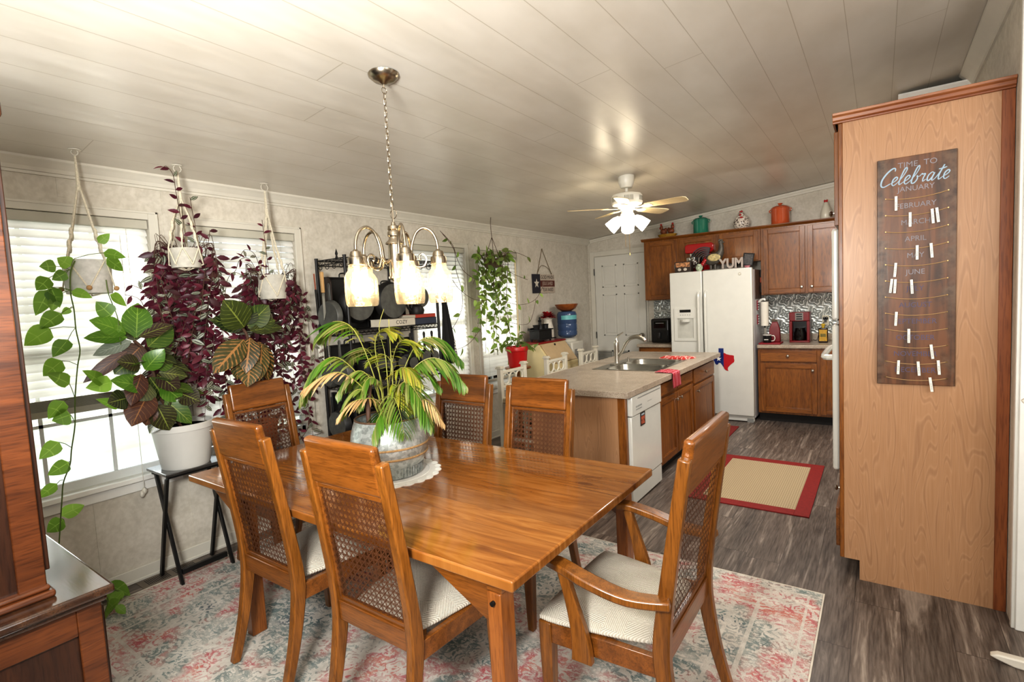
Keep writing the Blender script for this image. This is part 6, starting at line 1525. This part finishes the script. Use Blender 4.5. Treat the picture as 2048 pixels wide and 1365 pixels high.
m = MB(); m.box(-.15,.15,-.07,.07,.03,.135); m.box(-.17,.17,-.085,.085,.135,.15)
for x in (-.13,.13):
    for y in (-.055,.055): m.cyl((x,y,0),(x,y,.03),.012,.016,8)
m.build('stove_body', M_IRON, t, bevel=.004)
m = MB(); m.box(-.2,.22,-.09,-.0705,.02,.034); m.box(-.16,.2,.05,.085,.15,.168); m.build('shelf', M_IRON, t)
m = MB(); m.lathe([(0,.15),(.04,.15),(.036,.19),(.02,.21),(.016,.235),(.024,.25),(.01,.27),(.014,.285),(0,.3)],14,(-.01,0,0)); m.build('stove_pipe', M_IRON, t)
m = MB(); m.lathe([(0,.151),(.032,.151),(.04,.19),(.046,.205),(.03,.2),(0,.17)],14,(-.11,-.01,0)); m.lathe([(0,.151),(.034,.151),(.036,.2),(.046,.206),(.03,.19),(0,.17)],14,(.1,-.01,0)); m.build('tiny_pot', M_IRON, t)
t = thing('milk_can', 'white enamel can with red flowers behind the toy stove', 'vase', (-3.48, 5.70, 1.0555))
MB().lathe([(0,0),(.07,0),(.072,.02),(.07,.15),(.055,.2),(.05,.235),(.06,.26),(.056,.26),(.045,.235),(0,.2)], 24).build('can', plain('enamel_white', 'CFC9BC', .4, vs=30), t, smooth=45)
m = MB(); rnd.seed(2)
for k in range(70):
    a = rnd.uniform(0,2*PI); e = rnd.uniform(.0,1.2); d = Vector((math.cos(a)*math.cos(e),math.sin(a)*math.cos(e),math.sin(e)*.7+.05)); m.leaf(Vector((0,0,.275))+d*.03,d,(0,0,1),.085,.05,.2,.2,4)
m.build('red_blooms', plain('bloom_red', 'A5101A', .7), t, smooth=60)
t = thing('water_cooler', 'white water cooler with a blue five-gallon jug in the corner', 'water cooler', (-3.39, 6.04, 0))
MB().box(-.15,.15,-.155,.155,0,1.0).build('cabinet', plain('cooler_white', 'CFCBBE', .4, var=.03), t, bevel=.02, seg=3)
MB().lathe([(0,1.0),(.12,1.0),(.125,1.03),(.1,1.045),(0,1.045)],26).build('collar', plain('cooler_white', 'CFCBBE', .4, var=.03), t, smooth=40)
g = NT('blue_bottle'); p = g.n('BsdfPrincipled', {'Base Color': hx('4E6488'), 'Roughness': .12}); tr2 = g.n('BsdfTransparent', {'Color': hx('8FA4C8')}); M_JUG = g.surf(g.n('MixShader', {0: .35, 1: p.outputs[0], 2: tr2.outputs[0]}).outputs[0])
MB().lathe([(.04,1.046),(.1,1.06),(.128,1.085),(.13,1.13),(.126,1.138),(.126,1.15),(.13,1.158),(.13,1.22),(.126,1.228),(.126,1.24),(.13,1.248),(.13,1.36),(.115,1.392),(.05,1.402),(0,1.402)],30).build('jug', M_JUG, t, smooth=40)
m = MB(); n = 16; vs = []
for j in range(n+1): a = R(-95)+R(110)*j/n; vs += [(.1312*math.cos(a),.1312*math.sin(a),1.29),(.1312*math.cos(a),.1312*math.sin(a),1.345)]
m.add(vs, [(2*j,2*j+2,2*j+3,2*j+1) for j in range(n)]); m.build('jug_label', plain('label_teal', '6EB4B4', .4), t)
m = MB().box(.15,.156,-.1,.1,.72,.9); m.build('tap_recess', plain('recess_grey', '8c8a84', .5), t); m = MB()
for y in (-.04,.04): m.box(.156,.18,y-.015,y+.015,.84,.87)
m.build('tap', M_APPG, t)
t = thing('wooden_bowl', 'shallow wooden bowl sitting upside-right on the water jug', 'bowl', (-3.39, 6.04, 1.4025)); t['label'] = 'shallow brown wooden bowl resting on top of the blue water jug'
MB().lathe([(0,0),(.07,0),(.12,.03),(.15,.075),(.153,.09),(.147,.09),(.115,.045),(.06,.018),(0,.015)],30).build('bowl_body', wood('bowl_wood','6E3416','A4602A','x',1,.35), t, smooth=50)
M_STOOL = plain('stool_ivory', 'D6D0C0', .45, var=.04)
def stool(label):
    t = thing('bar_stool', label, 'stool', group='white bar stools')
    for y in (-.2,.2):
        m = MB(); m.box(-.022,.022,y-.022,y+.022,0,.93); m.build('back_post', M_STOOL, t, bevel=.003); m = MB(); m.box(-.034,.034,y-.034,y+.034,.9305,.942); m.box(-.028,.028,y-.028,y+.028,.9425,.955); m.build('post_cap', M_STOOL, t, bevel=.003)
        m = MB(); m.box(.36,.40,y-.02,y+.02,0,.6); m.build('front_leg', M_STOOL, t, bevel=.003)
    MB().box(-.014,.014,-.178,.178,.88,.905).build('top_rail', M_STOOL, t, bevel=.003); MB().box(-.014,.014,-.178,.178,.74,.765).build('lower_rail', M_STOOL, t, bevel=.003)
    for k in range(3): m = MB(); m.torus((0,-.112+.112*k,.8225),.054,.009,'x',24,8); m.build('ring', M_STOOL, t)
    MB().box(-.02,.42,-.21,.21,.6,.65).build('seat', plain('stool_seat','B9AE98',.8), t, bevel=.012); m = MB()
    for y in (-.2,.2): m.box(.022,.36,y-.012,y+.012,.25,.28)
    m.box(.37,.39,-.18,.18,.2,.23); m.build('foot_rest', M_STOOL, t); return t
s = stool('white ring-backed bar stool nearest the dining chairs'); s.location = (-2.93, 4.09, 0)
dup(s, (-2.93, 4.93, 0), 0, 'middle white ring-backed bar stool, in front of the cream desk', 'white bar stools'); dup(s, (-2.93, 5.72, 0), 0, 'white ring-backed bar stool nearest the back door', 'white bar stools')
t = thing('wall_sign', 'hanging wooden flag sign reading GOD MADE with a white star', 'sign', (WX+.0035, 5.86, 1.655))
S0, S1, SHT = -.265, .275, .245
MB().box(0,.016,S0,S0+.175,0,SHT).build('star_panel', plain('sign_navy', '25232E', .6), t); m = MB(); th = SHT/3
m.box(0,.016,S0+.175,S1,2*th,SHT); m.box(0,.016,S0+.175,S1,0,th); m.build('pale_stripe', plain('sign_cream', 'BDB0A0', .6), t); MB().box(0,.016,S0+.175,S1,th,2*th).build('red_stripe', plain('sign_red', '5E2A20', .6), t)
m = MB(); c = (.0168, S0+.085, .125); pts = [(.065*(1 if k%2==0 else .42)*math.sin(k*PI/5), .065*(1 if k%2==0 else .42)*math.cos(k*PI/5)) for k in range(10)]; m.add([c]+[(.0168,c[1]+p[0],c[2]+p[1]) for p in pts], [(0,1+(k),1+(k+1)%10) for k in range(10)]); m.build('star', plain('sign_star','CFC8BA',.6), t, smooth=0)
INK = plain('sign_ink', '2B2422', .7)
yc = (S0+.175+S1)/2
for txt_, z_, mt in (('GOD MADE', 2.5*th, INK), ('JESUS SAVED', 1.5*th, plain('sign_cream','BDB0A0',.6)), ('TEXAS RAISED', .5*th, INK)):
    text('lettering', txt_, .066, mt, t, (.0166, yc, z_), (R(90),0,R(90)), .0003, sx=.34/(.066*.66*len(txt_)))
m = MB(); m.tube([(.01,S0+.12,SHT),(.006,-.0,.575),(.01,S1-.06,SHT)],.004,6); m.tube(curve([(.012,S0+.12,SHT+.01),(.016,-.05,SHT+.11),(.014,.1,SHT+.09),(.012,S1-.06,SHT+.01)],4),.003,6); m.cyl((.0,0,.575),(.014,0,.575),.004,n=8); m.build('twine', plain('jute_twine','6E5C3E',.9), t)
# ================================================================ celebration board on the oven cabinet
bd = thing('celebration_board', 'dark wooden birthday calendar board lettered Celebrate on the oven cabinet', 'sign', (.1385, 3.155, 1.052))
BW, BH = .298, 1.09
g = NT('torched_pine'); v = g.obj((14,14,1.2)); f1 = g.noise(v, 2.2, 4, .6); big = g.noise(g.obj(), 3.2, 5, 1, .65)
c = g.ramp(f1, [(.3, hx('402614')), (.6, hx('74492A'))]); sp = g.n('SeparateXYZ', {0: g.n('TexCoord').outputs['Object']})
edge = g.math('MULTIPLY', g.math('ABSOLUTE', sp.outputs[0]), 2.6); ch_ = g.ramp(g.math('SUBTRACT', g.math('ADD', big, edge), .25), [(.46, (0,0,0,1)), (.62, (.7,.7,.7,1))])
spk = g.ramp(g.noise(g.obj(), 30, 4), [(.3, hx('241810')), (.6, hx('6a5643'))]); c = g.mix(ch_, c, spk)
g.bsdf(c, .38, bump=f1, bstr=.15, bdist=.004); 
MB().box(-BW/2, BW/2, -.014, .0, 0, BH).build('board', g.m, bd, bevel=.002)
M_LB = plain('letter_blue', '9FB6C6', .5, var=.05); M_LG = plain('letter_grey_faded', '8E8A90', .6); M_LD = plain('letter_violet_faded', '5A5068', .6)
yf = -.0146
text('heading', 'TIME  TO', .036, M_LG, bd, (.005, yf, BH-.040), ext=.0003)
GL = [('C', .60, [[(.60,.86),(.56,1.02),(.42,1.04),(.22,.82),(.08,.45),(.12,.1),(.30,-.02),(.58,.14)]])]
E_ = ('e', .33, [[(0,.13),(.2,.28),(.26,.42),(.17,.5),(.06,.36),(.07,.12),(.18,.0),(.33,.13)]])
L_ = ('l', .29, [[(0,.13),(.18,.5),(.26,.85),(.2,1.0),(.12,.85),(.08,.3),(.13,.02),(.29,.13)]])
GL += [E_, L_, E_, ('b', .42, [[(0,.13),(.18,.5),(.25,.85),(.2,1.0),(.12,.85),(.08,.3),(.12,.02),(.25,.0),(.34,.2),(.29,.42),(.3,.34),(.42,.36)]]),
 ('r', .36, [[(0,.36),(.08,.5),(.12,.44),(.24,.46),(.21,.2),(.25,.02),(.36,.13)]]), ('a', .46, [[(.3,.42),(.2,.5),(.07,.35),(.07,.1),(.17,.02),(.28,.2),(.32,.46),(.29,.15),(.34,.0),(.46,.13)]]),
 ('t', .31, [[(0,.13),(.12,.45),(.2,.85),(.12,.3),(.17,.02),(.31,.13)], [(.0,.62),(.2,.64),(.36,.70)]]), E_]
m = MB(); ux = 0; S_ = .0765
for nm_, w_, strokes in GL:
    for st_ in strokes:
        pts = smooth_pts([((ux+a+.32*(b-.4))*S_, 0, b*S_) for a, b in st_], 5); n_ = len(pts)
        m.tube(pts, [(.0036 if nm_ == 'C' else .0029)*(.55+.45*math.sin(PI*min(1, (i+1)/n_))) for i in range(n_)], 6)
    ux += w_
m.xform(Matrix.Translation((-ux*S_/2-.004, yf, BH-.128)) @ Matrix.Diagonal((1, .12, 1, 1))); m.build('heading_script', M_LB, bd, smooth=60)
mon = ['JANUARY','FEBRUARY','MARCH','APRIL','MAY','JUNE','JULY','AUGUST','SEPTEMBER','OCTOBER','NOVEMBER','DECEMBER']
z0 = BH-.152; dz = (z0-.072)/11
mz = [z0-dz*k for k in range(12)]
for k, w in enumerate(mon): text('month_name', w, .034, M_LG if k < 6 else M_LD, bd, (0, yf, mz[k]), ext=.0003, sx=.95)
pins = [[(.25,0)], [(.43,0),(.70,-4),(.755,-6)], [], [(.52,0),(.69,-4)], [(.25,4)], [(.2,6),(.245,3),(.45,-3)], [], [(.26,3)], [(.42,0)], [(.70,-6)], [(.29,2),(.54,-4),(.79,-4)], [(.69,-7)]]
M_PIN = plain('white_peg', 'E9E6DC', .5, var=.02); M_TW = plain('board_twine', 'B08E64', .9)
names = ['first','second','third']
for k in range(12):
    zs = mz[k]-.036; sag = .014; m = MB(); X0, X1 = -.115, .118
    def sg(u): return zs - sag*4*u*(1-u) + (.006 if k < 4 else 0)*u
    m.tube([(X0+(X1-X0)*j/8, yf-.004, sg(j/8)) for j in range(9)], .0019, 5); m.build('twine_line', M_TW, bd)
    m = MB()
    for x, u in ((X0,0),(X1,1)): m.cyl((x,yf,sg(u)),(x,yf-.007,sg(u)),.003,n=8)
    m.build('tack', M_BRASS, bd)
    for q, (u, rot) in enumerate(pins[k]):
        uu = max(0, min(1, (u-.115)/.78)); x = X0+(X1-X0)*uu; n_ = len(pins[k])
        pos = '' if n_ == 1 else (names[q] + ' ')
        lab = ('only white clothespin' if n_ == 1 else names[q] + ' white clothespin from the side away from the wall') + ' on the string below ' + mon[k].title()
        t = thing('clothespin', lab, 'clothespin', (.1385+x, 3.155+yf-.0055, 1.052+sg(uu)+.014), 0, 'white clothespins on the board'); t.rotation_euler = (0, R(rot), 0)
        m = MB(); 
        for yy in (-.006, .0018): m.box(-.0055,.0055,yy-.0018,yy+.0018,-.068,0)
        m.build('prongs', M_PIN, t, bevel=.0008); MB().cyl((-.006,-.002,-.02),(.006,-.002,-.02),.002,n=8).build('spring', M_STEEL, t)
        m = MB(); rr = random.Random(k*7+q)
        for j in range(rr.randint(4,6)): zz = -.028-.0065*j; m.box(-.003*rr.uniform(.5,1),.003*rr.uniform(.5,1),-.0081,-.0077,zz-.0018,zz)
        m.build('inked_name', plain('pin_ink','55504c',.7), t, smooth=0)
# ================================================================ light
def area(name, loc, target, sx, sy, power, col=(1,1,1)):
    l = bpy.data.lights.new(name, 'AREA'); l.shape = 'RECTANGLE'; l.size = sx; l.size_y = sy; l.energy = power; l.color = col
    o = bpy.data.objects.new(name, l); COL.objects.link(o); o.location = loc
    o.rotation_euler = (Vector(target)-Vector(loc)).to_track_quat('-Z', 'Y').to_euler(); return o
for i, (y0, y1, z0, z1) in enumerate(WIN):
    area('daylight_%d' % i, (WX-.28, (y0+y1)/2, (z0+z1)/2+.05), (0, (y0+y1)/2, (z0+z1)/2-.1), z1-z0, y1-y0, (30 if i == 0 else 26), (1,.985,.95))
area('bounce_flash', (-.6, -.2, 1.75), (-2.1, 1.4, 2.5), .4, .4, 118, (1,1,.98))
area('room_fill', (1.2, -1.0, 2.2), (-1.4, 3.0, .8), 2.2, 1.4, 44, (1,.99,.96))
area('bounce_room', (2.0, .9, 2.0), (.4, 2.9, 1.1), 1.6, 1.6, 42, (1,.985,.96))
area('kitchen_fill', (-.6, 4.7, 2.5), (-.72, 5.35, 0), 1.0, 1.0, 60, (1,.97,.93))  # added fill to brighten the kitchen
w = bpy.data.worlds.new('sky'); SC.world = w; w.use_nodes = True
w.node_tree.nodes['Background'].inputs[0].default_value = (.93, .97, 1, 1); w.node_tree.nodes['Background'].inputs[1].default_value = 1.6
SC.view_settings.view_transform = 'Standard'; SC.view_settings.look = 'None'; SC.view_settings.exposure = 0.06; SC.view_settings.gamma = .86
cy = SC.cycles
cy.use_denoising = True; cy.use_adaptive_sampling = True; cy.adaptive_threshold = .025; cy.max_bounces = 7; cy.diffuse_bounces = 3; cy.glossy_bounces = 3; cy.transparent_max_bounces = 10; cy.transmission_bounces = 6
cy.caustics_reflective = False; cy.caustics_refractive = False; cy.sample_clamp_indirect = 8
